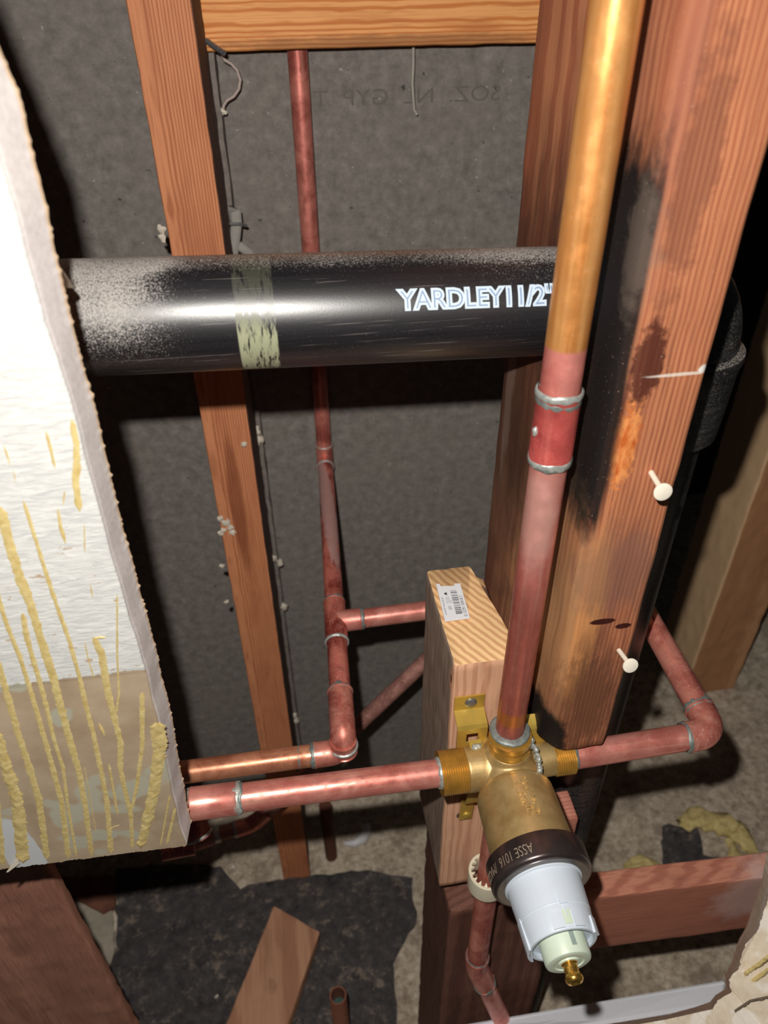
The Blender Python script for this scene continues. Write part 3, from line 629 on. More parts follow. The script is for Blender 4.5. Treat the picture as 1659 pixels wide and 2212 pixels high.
# ================================================================ BLACK DRAIN PIPE
kk = Mat('black_drain_plastic', 0.32, 0, 1.0); kk.b.inputs['Coat Weight'].default_value = 0.35; kk.b.inputs['Coat Roughness'].default_value = 0.33
X_, Y_, Z_ = kk.sep(); upn = kk.up()
base = kk.ramp(kk.noise((0.01, 0.6, 0.6), 3), [(0.3, srgb(20, 19, 22)), (0.7, srgb(34, 32, 36))])
d1 = kk.noise((1.3, 1.3, 1.3), 3, 0.8); d2_ = kk.noise(0.05, 4, 0.7, loc=(1, 1, 1))
leftm = kk.mth('MULTIPLY', kk.rng(X_, -28, -62), kk.rng(upn, -0.9, 0.75))
rightm = kk.mth('MULTIPLY', kk.rng(X_, 60, 110), kk.rng(upn, 0.45, 0.95))
topm = kk.mth('MULTIPLY', kk.rng(upn, 0.85, 1.0), 0.6)
allm = kk.mth('ADD', kk.mth('ADD', leftm, kk.mth('MULTIPLY', rightm, 0.35)), topm, True)
thr = kk.mth('SUBTRACT', kk.mth('ADD', d1, kk.mth('MULTIPLY', allm, 0.34)), kk.mth('MULTIPLY', d2_, 0.12))
dm = kk.rng(thr, 0.56, 0.86)
c = kk.mix(kk.mth('MULTIPLY', dm, 0.9), base, srgb(186, 180, 174))
scr = kk.mth('MULTIPLY', kk.rng(kk.noise((0.012, 0.9, 0.9), 3, 0.6, loc=(2, 4, 4)), 0.64, 0.70), 0.45); c = kk.mix(scr, c, srgb(150, 142, 138))
bm_ = kk.mth('MULTIPLY', kk.rng(kk.mth('ABSOLUTE', kk.mth('ADD', X_, 8.3)), 7.6, 8.3, 1, 0), kk.rng(kk.noise((0.55, 0.1, 0.1), 4, 0.7, loc=(7, 7, 7)), 0.36, 0.5))
bm_ = kk.mth('MULTIPLY', bm_, kk.rng(upn, 0.5, 0.0, 0.12, 1)); c = kk.mix(kk.mth('MULTIPLY', bm_, 0.85), c, srgb(168, 172, 138))
kk.color(c).rough(kk.mth('ADD', 0.36, kk.mth('MULTIPLY', kk.mth('ADD', dm, bm_, True), 0.5))).bump(d1, 0.12, 0.3)
M_abs = kk.m
kq = Mat('black_fitting_plastic', 0.38, 0, 0.8); fz = kq.noise(1.1, 3, 0.8); fy = kq.noise((0.03, 0.03, 0.3), 4, 0.7)
kq.color(kq.mix(kq.mth('MULTIPLY', kq.rng(kq.mth('ADD', fz, kq.mth('MULTIPLY', kq.rng(kq.up(), -0.2, 0.9), 0.14)), 0.56, 0.76), 0.75), kq.ramp(fy, [(0.4, srgb(26, 25, 26)), (0.7, srgb(62, 60, 60))]), srgb(170, 164, 156))); M_absf = kq.m
ab = thing('drain_pipe', (60, 317, -150), 'thick black plastic drain pipe crossing the cavity, stamped in white', 'drain pipe')
AX0, AX1 = Vector((-118, 317, -122.8)), Vector((176, 317, -132.6)); adir = (AX1 - AX0).normalized()
sweep('pipe', along(AX0, adir, [i * (AX1 - AX0).length / 12 for i in range(13)]), 24.1, M_abs, ab, 96)
eb = Vector((192, 317, -133)); vd = Vector((0, 0, -1))
pts = [eb - adir * 27] + bezier(eb - adir * 25, eb, eb + vd * 25, 14) + [eb + vd * 28]
sweep('elbow_fitting', pts, [28.5] * len(pts), M_absf, ab, 64)
lathe('fitting_hub', eb + vd * 22, vd, [(0, 29), (1, 32), (4, 32.4), (10, 31), (38, 30.2), (47, 29.6), (48, 26)], M_absf, ab, 64)
sweep('vertical_pipe', [eb + vd * 60, Vector((190, 317, FLOOR))], 24.1, M_absf, ab, 64)
tw = plain('pipe_print_white', (206, 222, 238), 0.5, 0, 0.02); tb = plain('pipe_print_blue', (138, 158, 190), 0.5, 0, 0.03)
def on_abs(x0, arc0, R):
    def f(x, y, h):
        px_ = x0 + x; t = (px_ - AX0.x) / adir.x; c = AX0 + adir * t; a = (arc0 + y) / R
        rr = R + h; return (c.x, 317 - rr * math.cos(a), c.z + rr * math.sin(a))
    return f
s1 = text('printed_text', 'YARDLEY11/2"', 10.9, on_abs(51.2, 8.4, 24.15), tw, ab, 0.04, 0.78, 1.2, 0.96)
s2 = text('printed_text', 'YARDLEY11/2"', 10.9, on_abs(51.2, 8.4, 24.27), tb, ab, 0.04, -0.2, 1.2, 0.96)

# ================================================================ MIXING VALVE
VX, VY, VZ = 107.0, 248.0, -384.0
vr = thing('mixing_valve', (VX, VY, VZ - 22), 'brass mixing valve with black ring and white plastic cartridge pointing at viewer', 'valve')
bmv = ([], [])
def addsweep(pts, rads, seg=40):
    v_, f_ = sweep_vf(pts, rads, seg, True, 0, None, len(bmv[0])); bmv[0].extend(v_); bmv[1].extend(f_)
VB = -386.5  # height of the cartridge axis
addsweep([(VX, 264, VB), (VX, 261, VB), (VX, 256, VB), (VX, 240, VB), (VX, 232, VB)], [12, 16, 18, 18.5, 17], 64)
addsweep([(VX, 233.5, VB), (VX, 233, VB), (VX, 231.5, VB), (VX, 229, VB), (VX, 190, VB)], [17, 19.6, 21.2, 22.0, 23.0], 96)
addsweep([(92, VY, VZ + 1), (82.5, VY, VZ + 1)], [13.2, 13.0])
addsweep([(110, VY, VZ), (92, VY, VZ)], [16, 14.0])
addsweep([(104, VY, VZ), (121, VY, VZ), (136, VY, VZ)], [14, 10.2, 9.8])
addsweep([(VX, VY, VZ), (VX, VY, -374), (VX, VY, -366)], [18, 14.5, 11.8])
addsweep([(VX, VY, VZ), (VX, VY, -408)], [14, 11])
body = raw('valve_body', bmv[0], bmv[1], M_brass, vr)
rm = body.modifiers.new('weld', 'REMESH'); rm.mode = 'VOXEL'; rm.voxel_size = 0.0006; rm.use_smooth_shade = True
sm = body.modifiers.new('soften', 'SMOOTH'); sm.factor = 0.5; sm.iterations = 4
def threads(name, a, d, L, R, pitch=1.35, depth=0.55, cone=0.0):
    prof = [(0, R - 1.2)]; t = 0.3
    while t < L: prof += [(t, R - depth - cone * t), (t + pitch * 0.5, R - cone * t)]; t += pitch
    prof.append((L, R - 1.2)); lathe(name, a, d, prof, M_thread, vr, 56, True, 70)
threads('left_port_thread', (83, VY, VZ + 1), (-1, 0, 0), 15.5, 12.9)
threads('right_port_thread', (135, VY, VZ), (1, 0, 0), 11.5, 10.6)
lathe('top_port_thread', (VX, VY, -372), (0, 0, 1), [(0, 11.4), (4, 11.6), (5, 11.9), (6.5, 11.4), (7.5, 11.9), (8.6, 11.4), (9.6, 12), (10.8, 11.5), (12, 12.1), (14, 12.1), (17, 11.9)], M_thread, vr, 56)
threads('bottom_port_thread', (VX, VY, -406), (0, 0, -1), 14, 11.6)
# solder run at the right of the casting
for i in range(14):
    t = i / 13; p = Vector((118.5 + 2.5 * math.sin(t * 3), 247 - 20 * t, -360 - 12 * t + 1.2 * math.sin(i * 2.1)))
    lump('solder_splash', p, (1.6, 1.9, 2.0), M_solder, vr, 0.5, 1.5, i, 2)
# retaining ring
lathe('retaining_ring', (VX, 193.5, VB), (0, -1, 0), [(0, 24.6), (0.4, 26.3), (1, 26.7), (12.6, 26.7), (13.6, 26.5), (14.4, 25.7), (14.8, 24.9), (14.8, 20.0), (13, 19.6)], M_ring, vr, 96)
lathe('ring_face', (VX, 178.8, VB), (0, -1, 0), [(0, 24.3), (0.25, 24.2), (0.3, 20.4), (0, 20.3)], M_ringlip, vr, 96)
def on_ring(a0, y0, R):  # reads upside down along the upper left of the ring
    def f(x, y, h):
        a = a0 + x / R; rr = R + h; return (VX + rr * math.cos(a), y0 - y, VB + rr * math.sin(a))
    return f
text('ring_engraving', 'ASSE 1016  /MASSE', 7.6, on_ring(math.radians(104), 187.8, 26.72), M_engr, vr, 0.03, -0.1, 1.2, 0.62)
def on_body(x0, a0, R0, yl):
    def f(x, y, h):
        a = math.radians(90) - (x0 + x) / R0; rr = R0 + h + 0.15; return (VX + rr * math.cos(a), yl + y, VB + rr * math.sin(a))
    return f
for body_, x0, yl in (('MC', -7.2, 222.6), ('UP', -6.8, 216.6), ('B) 5', -6.8, 210.6), ('F24', -5.4, 204.6)):
    text('cast_lettering', body_, 6.0, on_body(x0 + 2.2, 0, 22.35 + (228 - yl) * 0.026, yl), M_letter, vr, 0.6, 0.05, 1.2, 0.95)
# cartridge
lathe('cartridge_sleeve', (VX, 180, VB), (0, -1, 0), [(0, 20.4), (1.6, 20.5), (2.2, 20.4), (2.7, 19.5), (3.1, 19.4), (13, 18.8), (19.3, 18.4), (19.4, 18.1), (19.8, 18.0), (20.0, 18.3), (28, 17.6), (31.0, 17.3), (31.6, 16.8), (31.6, 15.5), (28, 15.2)], M_whitep, vr, 96)
lathe('cartridge_face', (VX, 151.5, VB), (0, -1, 0), [(0, 15.4), (0.5, 15.4), (0.7, 11)], M_whitep, vr, 64)
def patch(name, a0, a1, y0, y1, R, mat, th=0.35, R2=None):
    vs, fs = [], []; n = 10; R2 = R2 or R
    for i in range(n + 1):
        a = math.radians(a0 + (a1 - a0) * i / n)
        for (yy, rr) in ((y0, R), (y1, R2)):
            for q in (0, th): vs.append((VX + (rr + q) * math.cos(a), yy, VB + (rr + q) * math.sin(a)))
    for i in range(n):
        b = i * 4; c = b + 4
        fs += [(b, b + 2, c + 2, c), (b + 1, b + 3, c + 3, c + 1), (b, b + 1, c + 1, c), (b + 2, b + 3, c + 3, c + 2)]
    fs += [(0, 1, 3, 2), (n * 4, n * 4 + 1, n * 4 + 3, n * 4 + 2)]
    return raw(name, vs, fs, mat, vr, False)
patch('cartridge_tab', 79, 91, 165.5, 159.5, 18.5, M_whitep, 0.6, 18.3)
patch('cartridge_window', 79, 92, 157, 150.5, 17.95, M_greenp, 0.3, 17.6)
patch('window_bar', 85, 86.5, 158.5, 154, 18.0, M_whitep, 0.7, 17.8)
patch('cartridge_panel', 60, 77, 156.5, 149.2, 17.9, M_whitep, 0.75, 17.4)
patch('cartridge_panel', 93.5, 112, 156.5, 149.2, 17.9, M_whitep, 0.75, 17.4)
patch('cartridge_clip', 24, 40, 155, 147.3, 17.3, M_whitep, 1.3, 17.0)
patch('cartridge_clip', 168, 215, 162, 147.3, 17.7, M_whitep, 1.1, 17.2)
lathe('cartridge_core', (VX, 156, VB), (0, -1, 0), [(0, 11.6), (14.4, 11.4), (15.4, 10.9), (15.8, 10.1), (15.8, 7.6), (15.2, 7.4), (15.2, 5.2), (16.0, 5.0), (16.0, 4.3)], M_greenp, vr, 72)
patch('core_slot', 72, 84, 152, 143.5, 11.5, M_gap, 0.12)
lathe('valve_stem', (VX, 143.5, VB), (0, -1, 0), [(0, 4.0), (3.8, 4.0), (4.2, 3.3), (5.0, 3.2), (5.3, 3.5), (8.2, 3.4), (8.7, 3.8), (9.5, 4.3), (10.7, 4.3), (11.7, 3.6), (12.1, 2.4), (11.5, 1.6), (10.7, 0.9)], M_gold, vr, 48)

# brass strap holding the valve to the block (moves with the valve)
def plate(name, P, th, mat=M_brass_y):
    a = Vector(P[1]) - Vector(P[0]); b = Vector(P[2]) - Vector(P[0]); n = a.cross(b).normalized() * th
    return slab(name, [Vector(p) for p in P], [Vector(p) + n for p in P], mat, vr)
def strip(name, x0, x1, prof, th=1.2, hole=None):
    """bent strap: prof is a list of (y, z); x0..x1 its width"""
    vs, fs = [], []; n = len(prof)
    xs_ = [x0, x1] if not hole else [x0, hole[0], hole[1], x1]
    k = len(xs_)
    for i, (y, z) in enumerate(prof):
        a = prof[max(0, i - 1)]; b = prof[min(n - 1, i + 1)]; t = Vector((b[0] - a[0], b[1] - a[1])).normalized(); nn = Vector((t.y, -t.x)) * th
        for x in xs_: vs.append((x, y, z))
        for x in xs_: vs.append((x, y + nn.x, z + nn.y))
    def vid(i, j, l): return i * 2 * k + l * k + j
    for i in range(n - 1):
        for j in range(k - 1):
            if hole and j == 1 and i in hole[2]:
                continue
            fs.append((vid(i, j, 0), vid(i, j + 1, 0), vid(i + 1, j + 1, 0), vid(i + 1, j, 0))); fs.append((vid(i, j, 1), vid(i, j + 1, 1), vid(i + 1, j + 1, 1), vid(i + 1, j, 1)))
        fs.append((vid(i, 0, 0), vid(i, 0, 1), vid(i + 1, 0, 1), vid(i + 1, 0, 0))); fs.append((vid(i, k - 1, 0), vid(i, k - 1, 1), vid(i + 1, k - 1, 1), vid(i + 1, k - 1, 0)))
        if hole and i in hole[2]:
            for j in (1, 2): fs.append((vid(i, j, 0), vid(i, j, 1), vid(i + 1, j, 1), vid(i + 1, j, 0)))
    for i in (0, n - 1):
        for j in range(k - 1): fs.append((vid(i, j, 0), vid(i, j + 1, 0), vid(i, j + 1, 1), vid(i, j, 1)))
    if hole:
        for i in (min(hole[2]), max(hole[2]) + 1): fs.append((vid(i, 1, 0), vid(i, 2, 0), vid(i, 2, 1), vid(i, 1, 1)))
    return raw(name, vs, fs, M_brass_y, vr, True, 25)
strip('mounting_strap', 79.6, 97.6, [(271.2, -345.5), (271.2, -356.0), (270.6, -357.5), (265, -359.5), (261.5, -360.5), (260.6, -362), (260.6, -366), (260.6, -374), (260.6, -390)], 1.0, (85.2, 92.2, {6}))
strip('strap_tab', 86.2, 93.6, [(258.5, -371), (254, -372), (252.5, -375), (253, -379.5)], 0.9)
lump('tab_solder', (90, 254, -371.8), (3.4, 2.6, 2.4), M_solder, vr, 0.4, 1.4, 5, 3)
strip('mounting_strap', 120, 143.5, [(264, -361), (259.6, -364), (258.2, -366), (257.8, -378), (257.4, -392)], 1.1)
strip('strap_ear', 88.5, 97.5, [(258, -404), (258.5, -430), (260, -437), (265, -443), (269, -448), (270.6, -474)], 1.1)
def scr(c, R, m_):
    lathe('strap_screw', c, (0, -1, 0), [(-1.5, R * 0.8), (-0.5, R), (0.3, R), (0.9, R * 0.85), (1.3, R * 0.4)], m_, vr, 28)
sc = px(1015, 1530, 271); scr((sc.x, 270.0, -351), 3.6, M_zinc)
sc = px(1010, 1763, 268); scr((93.2, 268.8, sc.z), 3.2, M_brass_y)

# ================================================================ COPPER RUNS
R15 = 7.95
# riser
rs = thing('copper_pipe', (107, 250, -350), 'tall foreground copper pipe rising from the top of the brass valve', 'copper pipe')
pt = [(107 + 0.6 * math.sin(i), 250, -352 + (240 + 352) * i / 30) for i in range(31)]; pt = [(107, 250, p[2]) for p in pt]
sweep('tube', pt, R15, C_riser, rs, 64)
sweep('coupling', along((107, 250, -171), (0, 0, 1), [0, 0.6, 1.0, 29.4, 29.8, 30.4]), [8.9, 9.2, 9.0, 9.0, 9.2, 8.9], C_coup, rs, 64)
bead('solder_bead', (107, 250, -140.2), (0, 0, -1), 8.9, M_solder, rs, 1.6, 0.9, 0.5, 1)
bead('solder_bead', (107, 250, -143.2), (0, 0, -1), 9.0, M_solder_d, rs, 1.5, 0.35, 0.9, 12)
bead('solder_bead', (107, 250, -171.0), (0, 0, -1), 8.9, M_solder, rs, 1.8, 0.7, 0.5, 2)
bead('solder_bead', (107, 250, -171.8), (0, 0, 1), 8.7, M_solder_d, rs, 1.6, 0.75, 0.9, 22, (0.9, -0.4, 0))
lump('solder_drop', (98.2, 247.5, -156), (1.3, 1.3, 2.4), M_solder, rs, 0.3, 1, 3, 2)
bead('solder_bead', (107, 250, -353.6), (0, 0, -1), 8.2, M_solder_d, rs, 1.7, 3.6, 0.15, 4)
# left supply
lf = thing('copper_pipe', (10, 247, -388), 'bright copper pipe from the valve to the drywall edge', 'copper pipe')
LA, LB_ = Vector((72, VY, -382.6)), Vector((-48, VY, -379)); ld_ = (LB_ - LA).normalized()
sweep('tube', along(LA, ld_, [0, 30, 60, 90, (LB_ - LA).length + 60]), R15, C_left, lf, 64)
sweep('coupling', along(LB_, ld_, [0, 0.6, 1.1, 25.0, 25.4, 26]), [8.9, 9.3, 9.1, 9.1, 9.3, 8.9], C_left, lf, 64)
bead('solder_bead', LB_, ld_, 9.0, M_solder, lf, 1.7, 0.45, 0.8, 5, (0, -0.3, -0.9))
bead('solder_bead', LB_ - ld_ * 1.6, ld_, 8.1, M_solder_d, lf, 1.6, 0.5, 0.8, 6)
bead('solder_bead', LB_ + ld_ * 26.5, ld_, 8.4, M_solder, lf, 2.0, 0.6, 0.6, 7)
bead('solder_bead', LA + ld_ * 4.8, ld_, 8.2, M_solder, lf, 1.8, 1.2, 0.4, 8)
# right supply
rt = thing('copper_pipe', (240, 250, -392), 'copper pipe leaving the valve rightward, with an elbow turning back into the wall', 'copper pipe')
RE = Vector((236, 248, -381.5)); RS = Vector((144, VY, -384.5)); rd_ = (RE - RS).normalized(); bk = Vector((0.03, 1, 0.0)).normalized()
sweep('tube', along(RS, rd_, [0, 30, 60, 84]), R15, C_left, rt, 48)
elbow('elbow_fitting', RE, -rd_, bk, 9.0, 12, 17, 18, C_low, rt)
sweep('rear_tube', along(RE, bk, [16, 80, 160, 260]), R15, C_low, rt, 48)
bead('solder_bead', RE - rd_ * 17.5, rd_, 8.9, M_solder_d, rt, 1.9, 0.7, 0.7, 31)
bead('solder_bead', RE + bk * 18.5, bk, 8.9, M_solder_d, rt, 2.2, 0.6, 0.9, 32)
bead('solder_bead', RS + rd_ * 3.6, rd_, 8.1, M_solder_d, rt, 1.7, 1.0, 0.4, 33)
# rear riser with its arm toward the viewer, tee, two elbows and the upper left pipe
rr_ = thing('copper_pipe', (36, 676, -450), 'thin rear copper pipe dropping behind the black pipe to a tee and elbows', 'copper pipe')
EC = Vector((36.6, 682, -440)); T0 = Vector((22.5, 437, -441)); E2 = Vector((17.0, 325, -441.5)); ad = (E2 - EC).normalized()
sweep('rear_riser', [(36.6, 682, 240), (36.6, 682, 0), (36.6, 682, -200), (36.6, 682, -424)], 7.95, C_back, rr_, 40)
elbow('elbow_fitting', EC, (0, 0, 1), ad, 8.9, 9, 17, 17, C_back, rr_)
sweep('arm_tube', along(EC, ad, [14, 80, 140, 200, 245]), R15, C_arm, rr_, 40)
tt = (437 - EC.y) / ad.y
TT = EC + ad * tt
sweep('tee_fitting', along(TT, ad, [-22, -21.4, -21, 21, 21.4, 22]), [8.9, 9.4, 9.1, 9.1, 9.4, 8.9], C_arm, rr_, 48)
bd = Vector((1, 0, 0.012)).normalized()
sweep('tee_branch', along(TT, bd, [2, 6, 10, 20, 20.5, 21]), [9.6, 9.3, 9.0, 9.0, 9.4, 8.9], C_left, rr_, 48)
sweep('branch_tube', along(TT, bd, [16, 60, 110, 150]), R15, C_left, rr_, 48)
sweep('arm_tube', along(TT, ad, [16, 60, 90, 100]), R15, C_arm, rr_, 48)
bead('solder_bead', EC + Vector((0, 0, 17)), (0, 0, 1), 8.6, M_solder, rr_, 1.0, 0.8, 0.3, 40)
bead('solder_bead', EC + ad * 17.5, ad, 8.6, M_solder, rr_, 1.7, 0.8, 0.5, 41)
bead('solder_bead', TT - ad * 22.5, ad, 8.8, M_solder_d, rr_, 1.8, 0.6, 0.8, 42)
bead('solder_bead', TT + ad * 22.5, ad, 8.9, M_solder, rr_, 1.4, 1.2, 0.3, 43)
bead('solder_bead', TT + bd * 21.2, bd, 8.6, M_solder_d, rr_, 2.0, 0.7, 0.6, 44)
elbow('elbow_fitting', E2 + Vector((0, 0, 0)), -ad, (0.0, 0.0, -1), 9.2, 13, 40, 16, C_low, rr_)
bead('solder_bead', E2 - ad * 40, ad, 8.9, M_solder_d, rr_, 2.2, 0.7, 0.8, 45)
E3 = E2 + Vector((0.3, -0.5, -29)); ll = (px(390, 1665, 325) - E3); ll.y = 0; ll = Vector((-1, 0, 0.01)).normalized()
E3 = Vector((16.8, 325, -458)); E2b = Vector((17, 325, -441.5))
elbow('elbow_fitting', E3, (0, 0, 1), ll, 9.0, 12, 13, 21, C_low, rr_)
bead('solder_bead', Vector((16.9, 325, -451)), (0, 0, 1), 9.4, M_solder, rr_, 1.2, 1.4, 0.3, 46)
sweep('upper_left_tube', along(E3, ll, [18, 60, 110, 190]), R15, C_bronze, rr_, 48)
bead('solder_bead', E3 + ll * 21.4, ll, 8.8, M_solder_d, rr_, 2.4, 0.6, 0.6, 47)
bead('solder_bead', E3 + ll * 32, ll, 7.9, M_solder_d, rr_, 0.9, 0.35, 0.9, 48)
# dusty diagonal pipe low behind the block
dg_ = thing('copper_pipe', (-60, 480, -790), 'dusty copper pipe slanting down leftward from behind the wood block', 'copper pipe')
DB = px(548, 1780, 478); _p = px(925, 1422, 525); DA = _p + (_p - DB) * 0.3; dd = (DB - DA).normalized()
sweep('tube', along(DA, dd, [0, 100, 200, (DB - DA).length]), R15, C_dusty, dg_, 40)
de = (px(465, 1804, 470) - DB).normalized()
elbow('elbow_fitting', DB, -dd, de, 9.1, 13, 24, 20, C_low, dg_)
bead('solder_bead', DB + de * 20, de, 8.9, M_solder, dg_, 3.2, 0.5, 0.4, 51); bead('solder_bead', DB + de * 42, de, 8.9, M_solder, dg_, 4.0, 0.5, 0.3, 52)
sweep('end_fitting', along(DB, de, [18, 30, 36, 44, 45, 66]), [8.0, 8.0, 8.0, 9.0, 10, 10.5], C_dusty, dg_, 40)
# drop elbow seen beside the drywall corner
dp = thing('copper_fitting', (-64, 330, -500), 'dark copper elbow with a shiny solder ring tucked under the drywall corner', 'pipe fitting')
q0 = px(425, 1800, 320); q1 = px(470, 1790, 330)
sweep('socket', [px(395, 1740, 330), px(418, 1775, 325), px(430, 1808, 318)], [9, 9.6, 9.6], C_back, dp, 40)
bead('solder_ring', px(430, 1806, 318), px(430, 1806, 318) - px(415, 1772, 326), 9.8, M_solder, dp, 1.1, 1.2, 0.2, 55)
sweep('tube', [px(350, 1838, 320), px(420, 1825, 322)], 7.5, C_back, dp, 32)
# lower drop under the valve
lw = thing('copper_pipe', (107, 250, -900), 'copper pipe dropping from the valve underside to the frame bottom', 'copper pipe')
sweep('tube', [(106.5, 248, -412), (106.5, 248, -520), (107, 248, -640)], R15, C_low, lw, 48)
K1 = Vector((107, 248, -655)); k2 = Vector((0.26, -0.05, -0.97)).normalized()
elbow('elbow_fitting', K1, (0, 0, 1), k2, 9.0, 8, 17, 34, C_low, lw)
sweep('lower_tube', along(K1, k2, [30, 100, 200, 300]), R15, C_low, lw, 48)
bead('solder_bead', K1 + Vector((0, 0, 17)), (0, 0, 1), 8.7, M_solder_d, lw, 1.5, 0.7, 0.6, 61)
bead('solder_bead', K1 + k2 * 34, k2, 8.9, M_solder_d, lw, 2.2, 1.0, 0.6, 62)
# cream collar on the lower pipe
wr = thing('pipe_collar', (105, 248, -545), 'cream plastic collar ring around the lower copper pipe', 'pipe collar')
lathe('collar_ring', (105.5, 248, -523), (0, 0, 1), [(0, 12.3), (0.8, 13.2), (16.5, 13.4), (17.5, 13.2), (17.8, 12.7), (17.6, 11.4), (10, 11.2), (0, 11.2), (0, 12.3)], M_pvc, wr, 64, False)
vs, fs = [], []
for i in range(16):
    a = 2 * math.pi * i / 16; da = 0.12
    n0 = len(vs)
    for (rr, aa) in ((11.9, a - da), (11.9, a + da), (9.0, a)):
        for zz in (-506, -509): vs.append((105.5 + rr * math.cos(aa), 248 + rr * math.sin(aa), zz + (1.5 if rr < 10 else 0)))
    fs += [(n0, n0 + 2, n0 + 4), (n0 + 1, n0 + 5, n0 + 3), (n0, n0 + 4, n0 + 5, n0 + 1), (n0 + 2, n0 + 3, n0 + 5, n0 + 4), (n0, n0 + 1, n0 + 3, n0 + 2)]
raw('collar_teeth', vs, fs, M_pvc, wr, False)

# ================================================================ WIRES AND CABLE
M_wire = plain('dusty_wire', (176, 160, 152), 0.6, 0.2, 0.15, 0.3); M_cab = plain('dusty_grey_cable', (150, 146, 140), 0.8, 0, 0.1, 0.3)
Q = [(478, 118), (486, 130), (500, 138), (512, 152), (519, 172), (516, 192), (505, 208), (490, 217), (483, 228), (481, 248)]
o = sweep('bent_wire', [px(x, y, 672) for x, y in Q], 1.3, M_wire, None, 12); tag(o, 'curled thin wire loop hanging beside the left stud under the header', 'wire')
o = sweep('bent_nail', [px(446, 88, 652), px(462, 100, 648), px(484, 115, 640)], 2.0, M_zinc, None, 14); tag(o, 'bent grey nail at the corner where header meets left stud', 'nail')
o = sweep('bent_nail', [px(461, 224, 690), px(476, 236, 672), px(488, 244, 668)], 1.4, M_nailw, None, 14); tag(o, 'small pale nail in left stud below the curled wire', 'nail')
Q = [(893, 90), (893, 140), (891, 180), (893, 215), (895, 238), (901, 248)]
o = sweep('hanging_wire', [px(x, y, 682) for x, y in Q], 1.1, plain('grey_wire', (168, 162, 152), 0.6), None, 12); tag(o, 'straight grey wire hanging down from under the header board', 'wire')
cb = thing('electrical_cable', px(510, 590, 640), 'flat grey cable bulging out beside left stud above the black pipe', 'cable')
def flat(name, P, Y, w_, th, mat, par):
    pts = [px(x, y, Y + dy) for x, y, dy in P]; vs, fs = [], []; K = 16
    for p, t, n_, b_ in frames(pts):
        s = Vector((0, 0.35, 0)); side = t.cross(Vector((0, 1, 0))).normalized(); dep = side.cross(t).normalized()
        for j in range(K): a = 2 * math.pi * j / K; vs.append(tuple(p + side * math.cos(a) * w_ + dep * math.sin(a) * th))
    N = len(pts)
    for i in range(N - 1):
        for j in range(K): fs.append((i * K + j, i * K + (j + 1) % K, (i + 1) * K + (j + 1) % K, (i + 1) * K + j))
    fs += [tuple(range(K)), tuple((N - 1) * K + j for j in range(K))[::-1]]
    return raw(name, vs, fs, mat, par)
flat('cable_sheath', [(496, 470, 14), (503, 452, 6), (509, 458, 0), (511, 480, 0), (508, 510, 0), (504, 540, 0), (500, 580, 4), (500, 640, 8)], 655, 4.6, 2.6, M_cab, cb)
flat('cable_sheath', [(505, 530, 10), (520, 533, 0), (535, 545, 0), (550, 560, 4), (560, 580, 10), (575, 640, 14)], 655, 4.2, 2.6, M_cab, cb)
o = sweep('cable_staple', [px(488, 478, 655), px(498, 484, 648), px(520, 484, 650), px(532, 488, 655)], 1.3, M_zinc, None, 12); tag(o, 'small metal staple across the grey cable', 'staple')

# ================================================================ DEBRIS ON THE GROUND
def sheet(name, pts, mat, label, cat, group=None, zb_=FLOOR, th=3.0, amp=4.0, seed=0, n=26):
    """crumpled sheet lying on the ground; pts are ground outline points (x, y) in mm"""
    bm = bmesh.new(); P = densify([(a, b, 0) for a, b in pts + [pts[0]]], 9, 0, 0)[:-1]
    P = [Vector((p.x + 5 * mn.noise(p * 0.08 + Vector((seed, 0, 0))), p.y + 5 * mn.noise(p * 0.08 + Vector((0, seed, 4))), 0)) for p in P]
    f = bm.faces.new([bm.verts.new(p) for p in P]); bmesh.ops.triangulate(bm, faces=[f])
    for _ in range(5):
        es = [e for e in bm.edges if e.calc_length() > 16]
        if not es: break
        bmesh.ops.subdivide_edges(bm, edges=es, cuts=1); bmesh.ops.triangulate(bm, faces=[q for q in bm.faces if len(q.verts) > 3])
    top = bmesh.ops.extrude_face_region(bm, geom=list(bm.faces))
    tv = {v for v in top['geom'] if isinstance(v, bmesh.types.BMVert)}
    vs = []
    for v in bm.verts:
        p = v.co; z = zb_ + 1 + amp * (0.8 + mn.noise(Vector((p.x, p.y, seed)) * 0.03) + 0.5 * mn.noise(Vector((p.x, p.y, seed)) * 0.1)) + (th if v in tv else -2)
        vs.append((p.x, p.y, z))
    bm.verts.index_update(); fs = [tuple(v.index for v in q.verts) for q in bm.faces]; bm.free()
    return tag(raw(name, vs, fs, mat, None, True, 60), label, cat, group)
def G(P, z=FLOOR + 4): return [(lambda q: (q.x, q.y))(pz(x, y, z)) for x, y in P]
kt = Mat('tar_paper', 0.85, 0, 0.3); tn = kt.noise(0.08, 6, 0.75); kt.color(kt.mix(kt.mth('MULTIPLY', kt.rng(kt.noise(0.05, 5, 0.8, loc=(5, 5, 5)), 0.52, 0.68), 0.65), kt.ramp(tn, [(0.3, srgb(44, 42, 44)), (0.6, srgb(76, 72, 72)), (0.8, srgb(120, 110, 104))]), srgb(146, 130, 116))).bump(tn, 0.6, 3)
sheet('tar_paper', G([(255, 1880), (420, 1868), (480, 1880), (520, 1920), (600, 1905), (700, 1890), (800, 1885), (890, 1900), (900, 1990), (850, 2080), (860, 2240), (540, 2240), (262, 2240), (240, 2150), (236, 2090), (250, 2060)]), kt.m,
      'large crumpled black tar paper on the ground at bottom centre', 'tar paper', None, FLOOR, 3, 6, 2)
